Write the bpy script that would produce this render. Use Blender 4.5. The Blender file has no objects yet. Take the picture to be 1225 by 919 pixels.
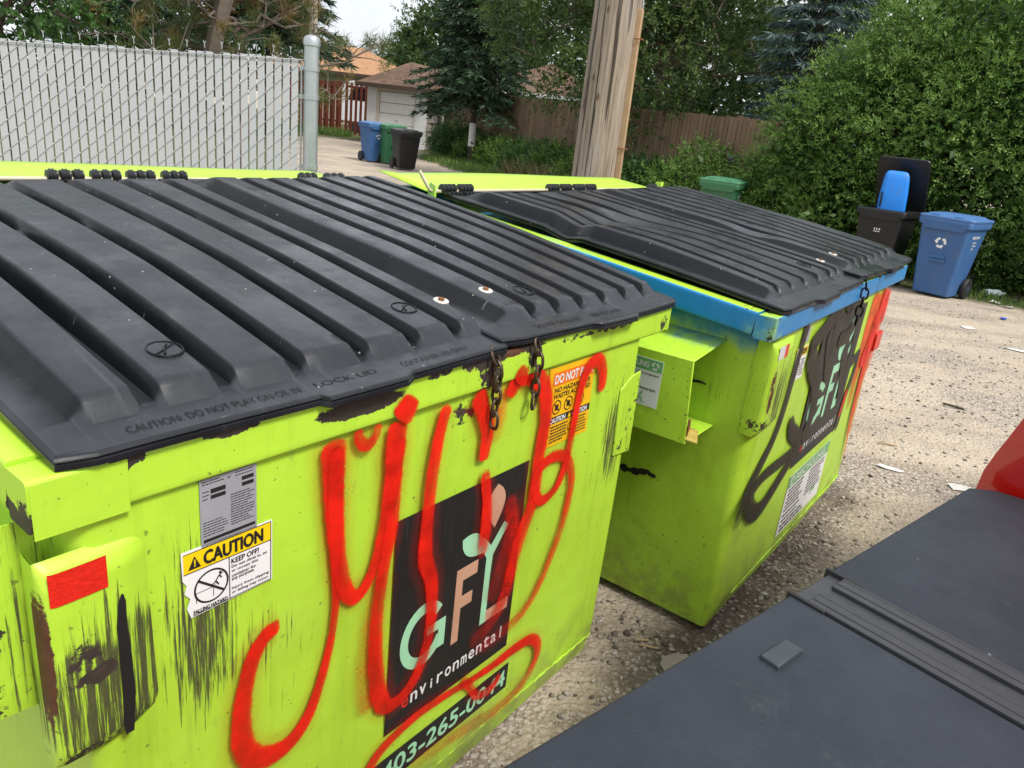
import bpy, bmesh, math, random
import numpy as np
from mathutils import Vector, Matrix, noise as mnoise

random.seed(11)
RNG = np.random.default_rng(11)
R = math.radians
scene = bpy.context.scene
COL = scene.collection

# ---------------------------------------------------------------- node helper
class NT:
    def __init__(s, name):
        s.m = bpy.data.materials.new(name); s.m.use_nodes = True
        s.t = s.m.node_tree; s.t.nodes.clear()
        s.out = s.t.nodes.new('ShaderNodeOutputMaterial')
    def n(s, typ, ins=None, **props):
        nd = s.t.nodes.new('ShaderNode' + typ)
        for k, v in props.items(): setattr(nd, k, v)
        for k, v in (ins or {}).items():
            sock = nd.inputs[k]
            if isinstance(v, bpy.types.NodeSocket): s.t.links.new(v, sock)
            else: sock.default_value = v
        return nd
    def math(s, op, a, b=None, c=None, clamp=False):
        ins = {0: a}
        if b is not None: ins[1] = b
        if c is not None: ins[2] = c
        return s.n('Math', ins, operation=op, use_clamp=clamp).outputs[0]
    def mix(s, f, a, b):
        nd = s.t.nodes.new('ShaderNodeMix'); nd.data_type = 'RGBA'
        for i, v in ((0, f), (6, a), (7, b)):
            if isinstance(v, bpy.types.NodeSocket): s.t.links.new(v, nd.inputs[i])
            elif i == 0: nd.inputs[i].default_value = v
            else: nd.inputs[i].default_value = (*v, 1) if len(v) == 3 else v
        return nd.outputs[2]
    def ss(s, v, lo, hi):                       # smoothstep
        if lo > hi: return s.math('SUBTRACT', 1.0, s.ss(v, hi, lo))
        nd = s.n('MapRange', {0: v, 1: lo, 2: hi, 3: 0.0, 4: 1.0}, interpolation_type='SMOOTHSTEP')
        return nd.outputs[0]
    def coord(s, scale=(1, 1, 1), which='Object', rot=(0, 0, 0)):
        tc = s.n('TexCoord').outputs[which]
        return s.n('Mapping', {0: tc, 2: rot, 3: scale}).outputs[0]
    def noise(s, vec, scale, detail=4, rough=.55, dist=0):
        return s.n('TexNoise', {'Vector': vec, 'Scale': scale, 'Detail': detail, 'Roughness': rough, 'Distortion': dist}).outputs[0]
    def attr(s, name):
        return s.n('Attribute', attribute_name=name).outputs['Fac']
    def bump(s, h, strength=.3, dist=.01):
        return s.n('Bump', {'Height': h, 'Strength': strength, 'Distance': dist}).outputs[0]
    def bsdf(s, **kw):
        al = {'color': 'Base Color', 'rough': 'Roughness', 'metal': 'Metallic', 'normal': 'Normal', 'spec': 'Specular IOR Level', 'coat': 'Coat Weight', 'alpha': 'Alpha', 'trans': 'Transmission Weight'}
        ins = {}
        for k, v in kw.items():
            if k == 'color' and not isinstance(v, bpy.types.NodeSocket): v = (*v, 1)
            ins[al[k]] = v
        return s.n('BsdfPrincipled', ins).outputs[0]
    def done(s, shader):
        s.t.links.new(shader, s.out.inputs[0]); return s.m

def simple(name, col, rough=.5, metal=0, var=.12, scale=8, bump=0, bscale=60, spec=.5, coat=0):
    t = NT(name); c = t.coord()
    f = t.noise(c, scale, 5)
    a = tuple(max(0, x*(1-var)) for x in col); b = tuple(min(1, x*(1+var)) for x in col)
    kw = dict(color=t.mix(f, a, b), rough=rough, metal=metal, spec=spec, coat=coat)
    if bump: kw['normal'] = t.bump(t.noise(c, bscale, 4), bump, .004)
    return t.done(t.bsdf(**kw))

def paint(name, col, blue=(.012, .22, .48), rough=.42):
    """worn sheet-metal paint; attributes on the mesh say where it is chipped, scratched, rusty or oversprayed"""
    t = NT(name); c = t.coord()
    base = t.mix(t.noise(c, 2.3, 3), tuple(x*.9 for x in col), tuple(min(1, x*1.08) for x in col))
    base = t.mix(t.math('MULTIPLY', t.ss(t.noise(t.coord((26, 26, 1.3)), 1.0, 4, .6), .55, .8), .22), base, tuple(x*.45 for x in col))  # run marks
    tint = t.ss(t.math('ADD', t.attr('tint'), t.math('MULTIPLY', t.math('SUBTRACT', t.noise(c, 14, 4), .5), .7)), .25, .75)
    base = t.mix(tint, base, blue)
    grime = t.ss(t.noise(t.coord((17, 17, 1.0), rot=(.02, .03, 0)), 1.0, 7, .7), .50, .78)
    base = t.mix(t.math('MULTIPLY', grime, .30), base, tuple(x*.42 for x in col))
    fade = t.ss(t.noise(c, 1.7, 5, .6), .52, .74); base = t.mix(t.math('MULTIPLY', fade, .22), base, tuple(min(1, x*.8+.14) for x in col))
    scuff = t.ss(t.noise(t.coord((9, 9, 4)), 5, 7, .74), .57, .72)
    base = t.mix(t.math('MULTIPLY', scuff, .22), base, (.17, .14, .08))
    foot = t.ss(t.n('SeparateXYZ', {0: t.n('TexCoord').outputs['Object']}).outputs[2], .34, .02)
    base = t.mix(t.math('MULTIPLY', t.math('MULTIPLY', foot, t.ss(t.noise(c, 9, 6, .7), .40, .62)), .55), base, (.16, .125, .075))   # mud splashed up from the alley
    speck = t.ss(t.noise(c, 75, 2, .4), .70, .745)
    base = t.mix(t.math('MULTIPLY', speck, .55), base, (.07, .055, .03))
    streak = t.noise(t.coord((150, 150, 5)), 1.2, 7, .72)
    fine = t.noise(c, 46, 7, .72)
    w = t.attr('wear'); sc = t.attr('scratch')
    chip = t.ss(t.math('ADD', w, t.math('MULTIPLY', t.math('SUBTRACT', fine, .5), 1.35)), .50, .56)
    scr = t.ss(t.math('ADD', t.math('MULTIPLY', sc, .62), t.math('MULTIPLY', t.math('SUBTRACT', streak, .5), 2.7)), .46, .80)
    scr = t.math('MULTIPLY', scr, t.ss(sc, .02, .2))
    dark = t.math('MAXIMUM', chip, t.math('MULTIPLY', scr, .93))
    rust = t.ss(t.math('ADD', t.attr('rust'), t.math('MULTIPLY', t.math('SUBTRACT', fine, .5), 1.0)), .48, .6)
    dcol = t.mix(t.noise(c, 55, 4), (.012, .012, .012), (.07, .05, .035))
    base = t.mix(dark, base, dcol)
    base = t.mix(rust, base, t.mix(t.noise(c, 40, 5), (.035, .012, .006), (.14, .05, .018)))
    rg = t.math('ADD', rough, t.math('MULTIPLY', t.math('MAXIMUM', dark, rust), .3))
    hgt = t.math('SUBTRACT', t.math('ADD', t.math('MULTIPLY', t.noise(c, 7, 3), .9), t.math('MULTIPLY', t.noise(c, 2.4, 2), 2.2)), t.math('MULTIPLY', t.math('MAXIMUM', dark, rust), .12))
    return t.done(t.bsdf(color=base, rough=rg, normal=t.bump(hgt, .5, .010), spec=.45))

M = {}
M['lime'] = paint('lime_paint', (.42, .68, .045))
M['blue_rim'] = paint('blue_paint', (.010, .20, .48), blue=(.40, .68, .02))
M['steel'] = simple('galvanised_steel', (.42, .46, .47), .42, .7, .18, 12)
M['pale_rod'] = simple('pale_rod', (.55, .50, .36), .45, .3)
M['chain'] = simple('rusty_chain_steel', (.10, .072, .05), .5, .75, .5, 60)
M['black_chain'] = simple('black_chain_steel', (.012, .012, .013), .45, .5)
t = NT('black_film'); c = t.coord(); st_ = t.ss(t.noise(t.coord((120, 120, 5)), 1.2, 7, .72), .54, .74)
M['black'] = t.done(t.bsdf(color=t.mix(t.math('MULTIPLY', st_, .5), t.mix(t.noise(c, 6, 4), (.008, .008, .009), (.020, .019, .018)), (.085, .085, .08)), rough=.5))
M['ink'] = simple('black_ink', (.012, .012, .012), .55)
M['white'] = simple('white_film', (.74, .75, .76), .45, 0, .06, 6)
M['sign_grey'] = simple('silver_film', (.36, .38, .42), .38, .25, .12, 20)
M['yellow'] = simple('yellow_film', (.80, .58, .005), .45)
M['amber'] = simple('amber_film', (.78, .46, .008), .45)
M['orange'] = simple('orange_film', (.75, .17, .01), .45)
M['mint'] = simple('mint_film', (.33, .66, .42), .5, 0, .2, 12)
M['mint_red'] = simple('salmon_film', (.52, .30, .20), .5, 0, .2, 12)
M['leafgreen'] = simple('sticker_green', (.16, .40, .16), .5)
M['reflect_red'] = simple('red_reflector', (.62, .020, .010), .35, 0, .3, 160, .4, 180)
M['reflect_white'] = simple('white_reflector', (.60, .60, .62), .35, 0, .1, 90)
M['redink'] = simple('red_ink', (.62, .03, .02), .5)
M['rust'] = simple('rusty_metal', (.20, .085, .03), .8, .2, .6, 30, .5, 60)
M['bare'] = simple('scraped_yellow_metal', (.52, .40, .10), .55, .2, .5, 25, .4)
M['washer'] = simple('washer_metal', (.62, .60, .56), .45, .3)

def lid_mat():
    t = NT('lid_plastic'); c = t.coord()
    base = t.mix(t.ss(t.noise(c, 3.2, 6, .65), .3, .7), (.008, .010, .0135), (.018, .0215, .028))
    grain = t.noise(t.coord((70, 2.2, 12)), 1.1, 7, .7)            # wear drawn out along the ribs
    base = t.mix(t.math('MULTIPLY', t.ss(grain, .54, .74), .36), base, (.070, .076, .088))
    base = t.mix(t.math('MULTIPLY', t.ss(grain, .46, .26), .5), base, (.010, .012, .016))
    dust = t.ss(t.noise(c, 5.5, 7, .74), .56, .80)
    base = t.mix(t.math('MULTIPLY', dust, .38), base, (.15, .15, .15))
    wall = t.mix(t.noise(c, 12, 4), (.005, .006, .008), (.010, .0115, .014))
    base = t.mix(t.attr('lit_top'), wall, base)                    # rubbed tops and flanges lighter; groove shade painted into the darker rib walls
    drip = t.ss(t.noise(t.coord((7, 30, 7), rot=(0, 0, .5)), 1.6, 4, .6), .70, .74)
    base = t.mix(t.math('MULTIPLY', drip, .35), base, (.22, .22, .22))
    sp = t.ss(t.n('TexVoronoi', {'Vector': c, 'Scale': 30.0, 'Randomness': 1.0}).outputs[0], .075, .03)
    sp = t.math('MULTIPLY', sp, t.ss(t.noise(c, 6, 2), .50, .58))
    base = t.mix(t.math('MULTIPLY', sp, .8), base, (.5, .5, .48))
    rg = t.math('ADD', .20, t.math('MULTIPLY', t.ss(t.noise(c, 7, 6, .7), .3, .7), .30))
    return t.done(t.bsdf(color=base, rough=rg, spec=t.math('MULTIPLY_ADD', t.attr('lit_top'), .34, .16), normal=t.bump(t.math('ADD', t.noise(c, 5, 3), t.math('MULTIPLY', t.noise(c, 160, 2), .03)), .35, .012)))
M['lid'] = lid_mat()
M['hinge'] = simple('hinge_plastic', (.022, .023, .025), .42, 0, .3, 30)

def spray(name, col, dens=1.0):
    t = NT(name)
    uv = t.n('UVMap').outputs[0]
    v = t.n('SeparateXYZ', {0: uv}).outputs[1]
    e = t.math('ABSOLUTE', t.math('SUBTRACT', t.math('MULTIPLY', v, 2.0), 1.0))
    c = t.coord()
    nz = t.noise(c, 190, 3, .7); big = t.noise(c, 16, 3)
    a = t.ss(t.math('ADD', e, t.math('MULTIPLY', t.math('SUBTRACT', nz, .5), .65)), 1.06, .52)
    d = t.attr('cover')
    a = t.math('MULTIPLY', a, t.math('MULTIPLY_ADD', big, .75, .52), clamp=True)
    a = t.math('MULTIPLY', t.math('MULTIPLY', a, d), dens, clamp=True)
    # a thin pass is grainy: the paint under it shows between the droplets
    grain = t.ss(t.math('ADD', a, t.math('MULTIPLY', t.math('SUBTRACT', nz, .5), .8)), .25, .75)
    a = t.math('MULTIPLY_ADD', grain, .55, t.math('MULTIPLY', a, .45))
    b = t.bsdf(color=t.mix(t.ss(big, .3, .7), tuple(x*.72 for x in col), tuple(min(1, x*1.08) for x in col)), rough=.5, spec=.35)
    tr = t.n('BsdfTransparent').outputs[0]
    return t.done(t.n('MixShader', {0: a, 1: tr, 2: b}).outputs[0])
M['spray_red'] = spray('red_spray_paint', (.72, .013, .004), .95)
M['spray_black'] = spray('black_spray_paint', (.022, .018, .015))
M['spray_orange'] = spray('orange_spray_paint', (.75, .085, .012))

# ---------------------------------------------------------------- mesh helper
class MB:
    def __init__(s): s.v = []; s.f = []; s.mi = []; s.uv = None
    def add(s, vs, fs, mi=0):
        o = len(s.v); s.v += [tuple(p) for p in vs]
        for f in fs: s.f.append(tuple(i + o for i in f)); s.mi.append(mi)
        return s
    def hexa(s, p, mi=0):     # p: 4 bottom ccw, 4 top ccw
        return s.add(p, [(3, 2, 1, 0), (4, 5, 6, 7), (0, 1, 5, 4), (1, 2, 6, 5), (2, 3, 7, 6), (3, 0, 4, 7)], mi)
    def box(s, x0, x1, y0, y1, z0, z1, mi=0):
        return s.hexa([(x0, y0, z0), (x1, y0, z0), (x1, y1, z0), (x0, y1, z0), (x0, y0, z1), (x1, y0, z1), (x1, y1, z1), (x0, y1, z1)], mi)
    def prism(s, poly, ext, mi=0):   # poly: 3d points, ext: vector
        n = len(poly); e = Vector(ext)
        vs = [tuple(p) for p in poly] + [tuple(Vector(p) + e) for p in poly]
        fs = [tuple(range(n))[::-1], tuple(range(n, 2*n))] + [(i, (i+1) % n, n + (i+1) % n, n + i) for i in range(n)]
        return s.add(vs, fs, mi)
    def loft(s, rings, close=True, cap=True, mi=0):
        n = len(rings[0]); vs = [p for r in rings for p in r]; fs = []
        m = n if close else n - 1
        for k in range(len(rings)-1):
            for i in range(m):
                j = (i+1) % n
                fs.append((k*n+i, k*n+j, (k+1)*n+j, (k+1)*n+i))
        if cap and close:
            fs.append(tuple(range(n))[::-1]); fs.append(tuple(range((len(rings)-1)*n, len(rings)*n)))
        return s.add(vs, fs, mi)
    def tube(s, path, rad, n=8, mi=0, cap=True, closed=False):
        P = [Vector(p) for p in path]; rr = rad if isinstance(rad, (list, tuple)) else [rad]*len(P)
        rings = []; up = None
        L = len(P)
        for i, p in enumerate(P):
            if closed: d = P[(i+1) % L] - P[i-1]
            else: d = P[min(i+1, L-1)] - P[max(i-1, 0)]
            d.normalize()
            if up is None:
                up = Vector((0, 0, 1)) if abs(d.z) < .9 else Vector((1, 0, 0))
            a = d.cross(up)
            if a.length < 1e-6: a = d.cross(Vector((0, 1, 0)))
            a.normalize(); b = a.cross(d); b.normalize(); up = b
            rings.append([p + (a*math.cos(2*math.pi*k/n) + b*math.sin(2*math.pi*k/n))*rr[i] for k in range(n)])
        if closed: rings.append(rings[0])
        return s.loft(rings, True, cap and not closed, mi)
    def lathe(s, prof, axis='z', at=(0, 0, 0), n=24, mi=0):   # prof: (r, h)
        rings = []
        for r, h in prof:
            ring = []
            for k in range(n):
                a = 2*math.pi*k/n; c, q = r*math.cos(a), r*math.sin(a)
                p = {'z': (c, q, h), 'x': (h, c, q), 'y': (c, h, q)}[axis]
                ring.append((p[0]+at[0], p[1]+at[1], p[2]+at[2]))
            rings.append(ring)
        return s.loft(rings, True, True, mi)
    def grid(s, fn, nu, nv, mi=0):
        vs = [fn(i/nu, j/nv) for j in range(nv+1) for i in range(nu+1)]
        fs = [(j*(nu+1)+i, j*(nu+1)+i+1, (j+1)*(nu+1)+i+1, (j+1)*(nu+1)+i) for j in range(nv) for i in range(nu)]
        return s.add(vs, fs, mi)
    def build(s, name, mats, parent=None, smooth=None, bevel=0, seg=2, attrs=None, solid=0):
        me = bpy.data.meshes.new(name); me.from_pydata(s.v, [], s.f); me.update()
        if not isinstance(mats, (list, tuple)): mats = [mats]
        for m in mats: me.materials.append(m)
        me.polygons.foreach_set('material_index', s.mi)
        bm = bmesh.new(); bm.from_mesh(me); bmesh.ops.recalc_face_normals(bm, faces=bm.faces); bm.to_mesh(me); bm.free()
        if smooth is not None:
            me.polygons.foreach_set('use_smooth', [True]*len(me.polygons)); me.set_sharp_from_angle(angle=R(smooth))
        if attrs:
            for k, fn in attrs.items():
                a = me.attributes.new(k, 'FLOAT', 'POINT')
                a.data.foreach_set('value', [float(fn(*v.co)) for v in me.vertices])
        o = bpy.data.objects.new(name, me); COL.objects.link(o)
        if parent is not None: o.parent = parent
        if solid:
            q = o.modifiers.new('Solid', 'SOLIDIFY'); q.thickness = solid
        if bevel:
            b = o.modifiers.new('Bevel', 'BEVEL'); b.width = bevel; b.segments = seg; b.limit_method = 'ANGLE'; b.angle_limit = R(40)
            if smooth is None:
                me.polygons.foreach_set('use_smooth', [True]*len(me.polygons)); me.set_sharp_from_angle(angle=R(50))
        return o

def tag(o, label=None, cat=None, group=None, kind=None):
    if label: o['label'] = label
    if cat: o['category'] = cat
    if group: o['group'] = group
    if kind: o['kind'] = kind
    return o
def empty(name, loc=(0, 0, 0), rz=0, label=None, cat=None, group=None):
    o = bpy.data.objects.new(name, None); COL.objects.link(o); o.empty_display_size = .2
    o.location = loc; o.rotation_euler = (0, 0, rz)
    return tag(o, label, cat, group)
def copy_tree(o, parent=None):
    c = o.copy(); COL.objects.link(c)
    if parent is not None: c.parent = parent
    for ch in list(o.children): copy_tree(ch, c)
    return c

_tc = {}
def text_geo(body):
    """flat outline mesh of a word, normalised to its own box"""
    if body in _tc: return _tc[body]
    cu = bpy.data.curves.new('t', 'FONT'); cu.body = body; cu.fill_mode = 'FRONT'; cu.resolution_u = 3
    ob = bpy.data.objects.new('t', cu); COL.objects.link(ob)
    dg = bpy.context.evaluated_depsgraph_get(); me = bpy.data.meshes.new_from_object(ob.evaluated_get(dg))
    vs = np.array([v.co[:2] for v in me.vertices]); fs = [tuple(p.vertices) for p in me.polygons]
    bpy.data.objects.remove(ob); bpy.data.curves.remove(cu); bpy.data.meshes.remove(me)
    lo, hi = vs.min(0), vs.max(0)
    _tc[body] = ((vs-lo)/(hi-lo), fs, (hi-lo)[0]/(hi-lo)[1])
    return _tc[body]
def put_text(mb, body, x0, x1, z0, z1, y, mi=0, bold=0, shear=0):
    """word filling the box x0..x1, z0..z1 on the plane y (reads along +x)"""
    v, f, _ = text_geo(body)
    offs = [(0, 0)] if not bold else [(-bold, 0), (bold, 0), (0, bold), (0, -bold)]
    for k, (dx, dz) in enumerate(offs):
        mb.add([(x0 + a*(x1-x0) + dx + shear*b*(z1-z0), y - k*.00012, z0 + b*(z1-z0) + dz) for a, b in v], f, mi)
def fit_text(mb, body, x0, zc, h, y, mi=0, bold=0, maxw=None):
    v, f, asp = text_geo(body); w = h*asp
    if maxw and w > maxw: w = maxw
    put_text(mb, body, x0, x0+w, zc-h/2, zc+h/2, y, mi, bold); return x0+w
def quad(mb, x0, x1, z0, z1, y, mi=0, t=.0006):
    mb.box(x0, x1, y-t, y, z0, z1, mi)

def catmull(pts, n=8):
    P = [np.array(p, float) for p in pts]; out = []
    for i in range(len(P)-1):
        p0 = P[max(i-1, 0)]; p1 = P[i]; p2 = P[i+1]; p3 = P[min(i+2, len(P)-1)]
        for k in range(n):
            t = k/n
            out.append(.5*((2*p1) + (-p0+p2)*t + (2*p0-5*p1+4*p2-p3)*t*t + (-p0+3*p1-3*p2+p3)*t**3))
    out.append(P[-1]); return out
def ribbons(name, strokes, mat, parent, y0, wk=1.0):
    """sprayed strokes lying on the plane y = y0 and facing -y. stroke: list of (x, z, half width, density)"""
    V = []; F = []; UV = []; D = []
    for si, st in enumerate(strokes):
        q = catmull(st, 9); L = len(q); o = len(V)
        for i, p in enumerate(q):
            d = q[min(i+1, L-1)][:2] - q[max(i-1, 0)][:2]; d /= (np.linalg.norm(d) + 1e-9); nrm = np.array([-d[1], d[0]])
            y = y0 - .00009*si - .0003*i/L
            # round the two ends
            e = min(i, L-1-i); wf = min(1.0, math.sqrt((e + .35)/3.5)) if e < 3.5 else 1
            for k in range(5):
                a = (k/4*2-1)*p[2]*1.2*wf*wk
                V.append((p[0]+nrm[0]*a, y, p[1]+nrm[1]*a)); UV.append((i/L, k/4)); D.append(p[3]*(1 if e > 1 else .6))
        for i in range(L-1):
            for k in range(4):
                F.append((o+i*5+k, o+i*5+k+1, o+(i+1)*5+k+1, o+(i+1)*5+k))
    me = bpy.data.meshes.new(name); me.from_pydata(V, [], F); me.update(); me.materials.append(mat)
    ul = me.uv_layers.new(name='UVMap')
    for lp in me.loops: ul.data[lp.index].uv = UV[lp.vertex_index]
    a = me.attributes.new('cover', 'FLOAT', 'POINT'); a.data.foreach_set('value', D)
    o = bpy.data.objects.new(name, me); COL.objects.link(o); o.parent = parent
    return o

def blob(cx, cz, rx, rz, s=1.0):
    return lambda x, z: s*max(0.0, 1 - math.sqrt(((x-cx)/rx)**2 + ((z-cz)/rz)**2))**.5 if abs(x-cx) < rx and abs(z-cz) < rz else 0.0
def field(blobs): return lambda x, z: min(1.2, sum(b(x, z) for b in blobs))
# ---------------------------------------------------------------- stickers
class Sheet:
    """flat printed things: coordinates a (reading direction), b (up), h (out of the surface)"""
    def __init__(s, o, r=(1, 0, 0), u=(0, 0, 1)):
        s.o, s.r, s.u = Vector(o), Vector(r), Vector(u); s.n = s.r.cross(s.u); s.mb = MB()
    def p(s, a, b, h): return tuple(s.o + s.r*a + s.u*b + s.n*h)
    def rect(s, a0, a1, b0, b1, h, mi=0, t=.0005):
        s.mb.hexa([s.p(a0, b0, h), s.p(a1, b0, h), s.p(a1, b0, h-t), s.p(a0, b0, h-t), s.p(a0, b1, h), s.p(a1, b1, h), s.p(a1, b1, h-t), s.p(a0, b1, h-t)], mi)
    def poly(s, pts, h, mi=0, t=.0004):
        s.mb.prism([s.p(a, b, h) for a, b in pts], s.n*(-t), mi)
    def ring(s, a, b, r0, r1, h, mi=0, n=32, a0=0, a1=2*math.pi):
        pts = []
        for k in range(n):
            t0, t1 = a0+(a1-a0)*k/n, a0+(a1-a0)*(k+1)/n
            s.mb.add([s.p(a+r*math.cos(t), b+r*math.sin(t), h) for r, t in ((r0, t0), (r1, t0), (r1, t1), (r0, t1))], [(0, 1, 2, 3)], mi)
    def bar(s, p, q, w, h, mi=0):
        d = (Vector(q)-Vector(p)).normalized(); k = Vector((-d.y, d.x))*w/2
        s.mb.add([s.p(*(Vector(c)+e), h) for c, e in ((p, -k), (q, -k), (q, k), (p, k))], [(0, 1, 2, 3)], mi)
    def text(s, body, a0, bc, hgt, h, mi=0, w=None, maxw=None, bold=0, shear=0):
        v, f, asp = text_geo(body); wd = w or hgt*asp
        if maxw and wd > maxw: wd = maxw
        for k, (dx, dy) in enumerate([(0, 0)] if not bold else [(-bold, 0), (bold, 0), (0, bold), (0, -bold)]):
            s.mb.add([s.p(a0+x*wd+dx+shear*y*hgt, bc-hgt/2+y*hgt+dy, h+k*.00008) for x, y in v], f, mi)
        return a0+wd
    def lines(s, a0, a1, btop, bbot, n, th, h, mi=0, rag=.3, seed=1):
        r = random.Random(seed)
        for i in range(n):
            b = btop+(bbot-btop)*i/max(1, n-1); x = a0; end = a1-(a1-a0)*rag*r.random()
            while x < end:
                w = min(end-x, (a1-a0)*r.uniform(.05, .16)); s.rect(x, x+w, b-th/2, b+th/2, h, mi, .0002); x += w+(a1-a0)*.025
    def build(s, name, mats, parent): return s.mb.build(name, mats, parent)

def recycle_arrows(sh, a, b, r, h, mi):
    for k in range(3):
        t0 = math.pi/2 + R(14) + k*2*math.pi/3
        P = lambda ang, rad: sh.p(a+rad*math.cos(ang), b+rad*math.sin(ang), h)
        n = 5; sp = R(62)
        V = []
        for i in range(n+1): V += [P(t0+sp*i/n, r*.55), P(t0+sp*i/n, r*.98)]
        V += [P(t0+sp, r*.36), P(t0+sp, r*1.18), P(t0+sp+R(36), r*.74)]
        sh.mb.add(V, [(2*i, 2*i+1, 2*i+3, 2*i+2) for i in range(n)]+[(2*n, 2*n+1, 2*n+3, 2*n+4, 2*n+2)], mi)

def leaf_poly(ax, az, bx, bz, w, n=9):
    d = Vector((bx-ax, bz-az)); k = Vector((-d.y, d.x)).normalized()*w
    L = [(Vector((ax, az))+d*(i/n)+k*math.sin(math.pi*(i/n)**.8)) for i in range(n+1)]
    Rr = [(Vector((ax, az))+d*(i/n)-k*math.sin(math.pi*(i/n)**.8)) for i in range(n-1, 0, -1)]
    return [tuple(p) for p in L+Rr]

def logo_panel(root, x0, x1, z0, z1, y, red):
    """black square with three letters, a sprout and a word; mint film"""
    sh = Sheet((0, y, 0)); sh.rect(x0, x1, z0, z1, .0008)
    pn = sh.build('logo_panel', [M['black']], root)
    W, H = x1-x0, z1-z0
    X = lambda a: x0+a*W
    Z = lambda b: z0+b*H
    lt = Sheet((0, y, 0)); h = .0014
    # G drawn as a thick arc, then F and L
    gx, gz, rx, rz = X(.235), Z(.40), W*.165, H*.155
    n = 26; th = .34
    for k in range(n):
        t0, t1 = R(38)+R(300)*k/n, R(38)+R(300)*(k+1)/n
        q = [(gx+f*rx*math.cos(t), gz+f*rz*math.sin(t)) for f, t in ((1-th, t0), (1, t0), (1, t1), (1-th, t1))]
        lt.mb.add([lt.p(a, b, h) for a, b in q], [(0, 1, 2, 3)], 0)
    lt.rect(gx+rx*.15, gx+rx*1.0, gz-rz*.12, gz+rz*.16, h+.0002, 0); lt.rect(gx+rx*.68, gx+rx*1.0, gz-rz*.75, gz+rz*.0, h+.0004, 0)
    fx = X(.46); fw = W*.17
    lt.rect(fx, fx+W*.055, Z(.245), Z(.62), h, red); lt.rect(fx+W*.055, fx+fw, Z(.555), Z(.62), h, red); lt.rect(fx+W*.055, fx+fw*.85, Z(.415), Z(.475), h, red)
    lx = X(.70)
    lt.rect(lx, lx+W*.05, Z(.245), Z(.50), h, 0); lt.rect(lx+W*.05, X(.95), Z(.245), Z(.305), h, red)
    # sprout: the stem of the last letter forks into a Y with two leaves
    lt.poly([(lx, Z(.50)), (lx+W*.05, Z(.50)), (lx+W*.055, Z(.60)), (lx+W*.17, Z(.72)), (lx+W*.13, Z(.745)), (lx+W*.03, Z(.655)), (lx-W*.04, Z(.72)), (lx-W*.075, Z(.695)), (lx, Z(.60))], h)
    lt.poly(leaf_poly(X(.48), Z(.76), X(.70), Z(.64), W*.065), h+.0002, 0)
    lt.poly(leaf_poly(X(.735), Z(.955), X(.74), Z(.74), W*.075), h+.0002, red)
    lt.build('lettering', [M['mint'], M['mint_red']], pn)
    wd = Sheet((0, y, 0)); a = X(.10); full = W*.85
    for i, ch in enumerate('environmental'):
        asc = ch in 'tl'; hh = H*(.062 if asc else .047); w = full/13
        _, _, asp = text_geo(ch); cw = min(w*.72, hh*asp)
        wd.text(ch, a+(w-cw)/2, Z(.085)+hh/2, hh, h, 1 if i == 0 else 0, w=cw, bold=.0007); a += w
    wd.build('lettering', [M['white'], M['redink']], pn)
    return pn

# ---------------------------------------------------------------- chain
def chain(root, name, pts, mat, link=.040, wire=.0036):
    P = [Vector(p) for p in catmull(pts, 14)]
    L = [0]
    for a, b in zip(P, P[1:]): L.append(L[-1]+(b-a).length)
    def at(s):
        for i in range(len(P)-1):
            if s <= L[i+1]: return P[i].lerp(P[i+1], (s-L[i])/(L[i+1]-L[i]+1e-9)), (P[i+1]-P[i]).normalized()
        return P[-1], (P[-1]-P[-2]).normalized()
    mb = MB(); n = int(L[-1]/(link*.72)); step = L[-1]/n
    for k in range(n):
        c, d = at((k+.5)*step)
        ref = Vector((1, .25, 0)) if k % 2 else Vector((.2, 1, 0))
        w = (ref - d*ref.dot(d)).normalized()
        ring = []
        for q in range(14):
            t = 2*math.pi*q/14
            ring.append(c + d*(math.copysign(abs(math.cos(t))**.8, math.cos(t))*link*.5) + w*(math.copysign(abs(math.sin(t))**.8, math.sin(t))*link*.31))
        mb.tube(ring, wire, 6, closed=True)
    return mb.build(name, mat, root, smooth=60)

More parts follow.
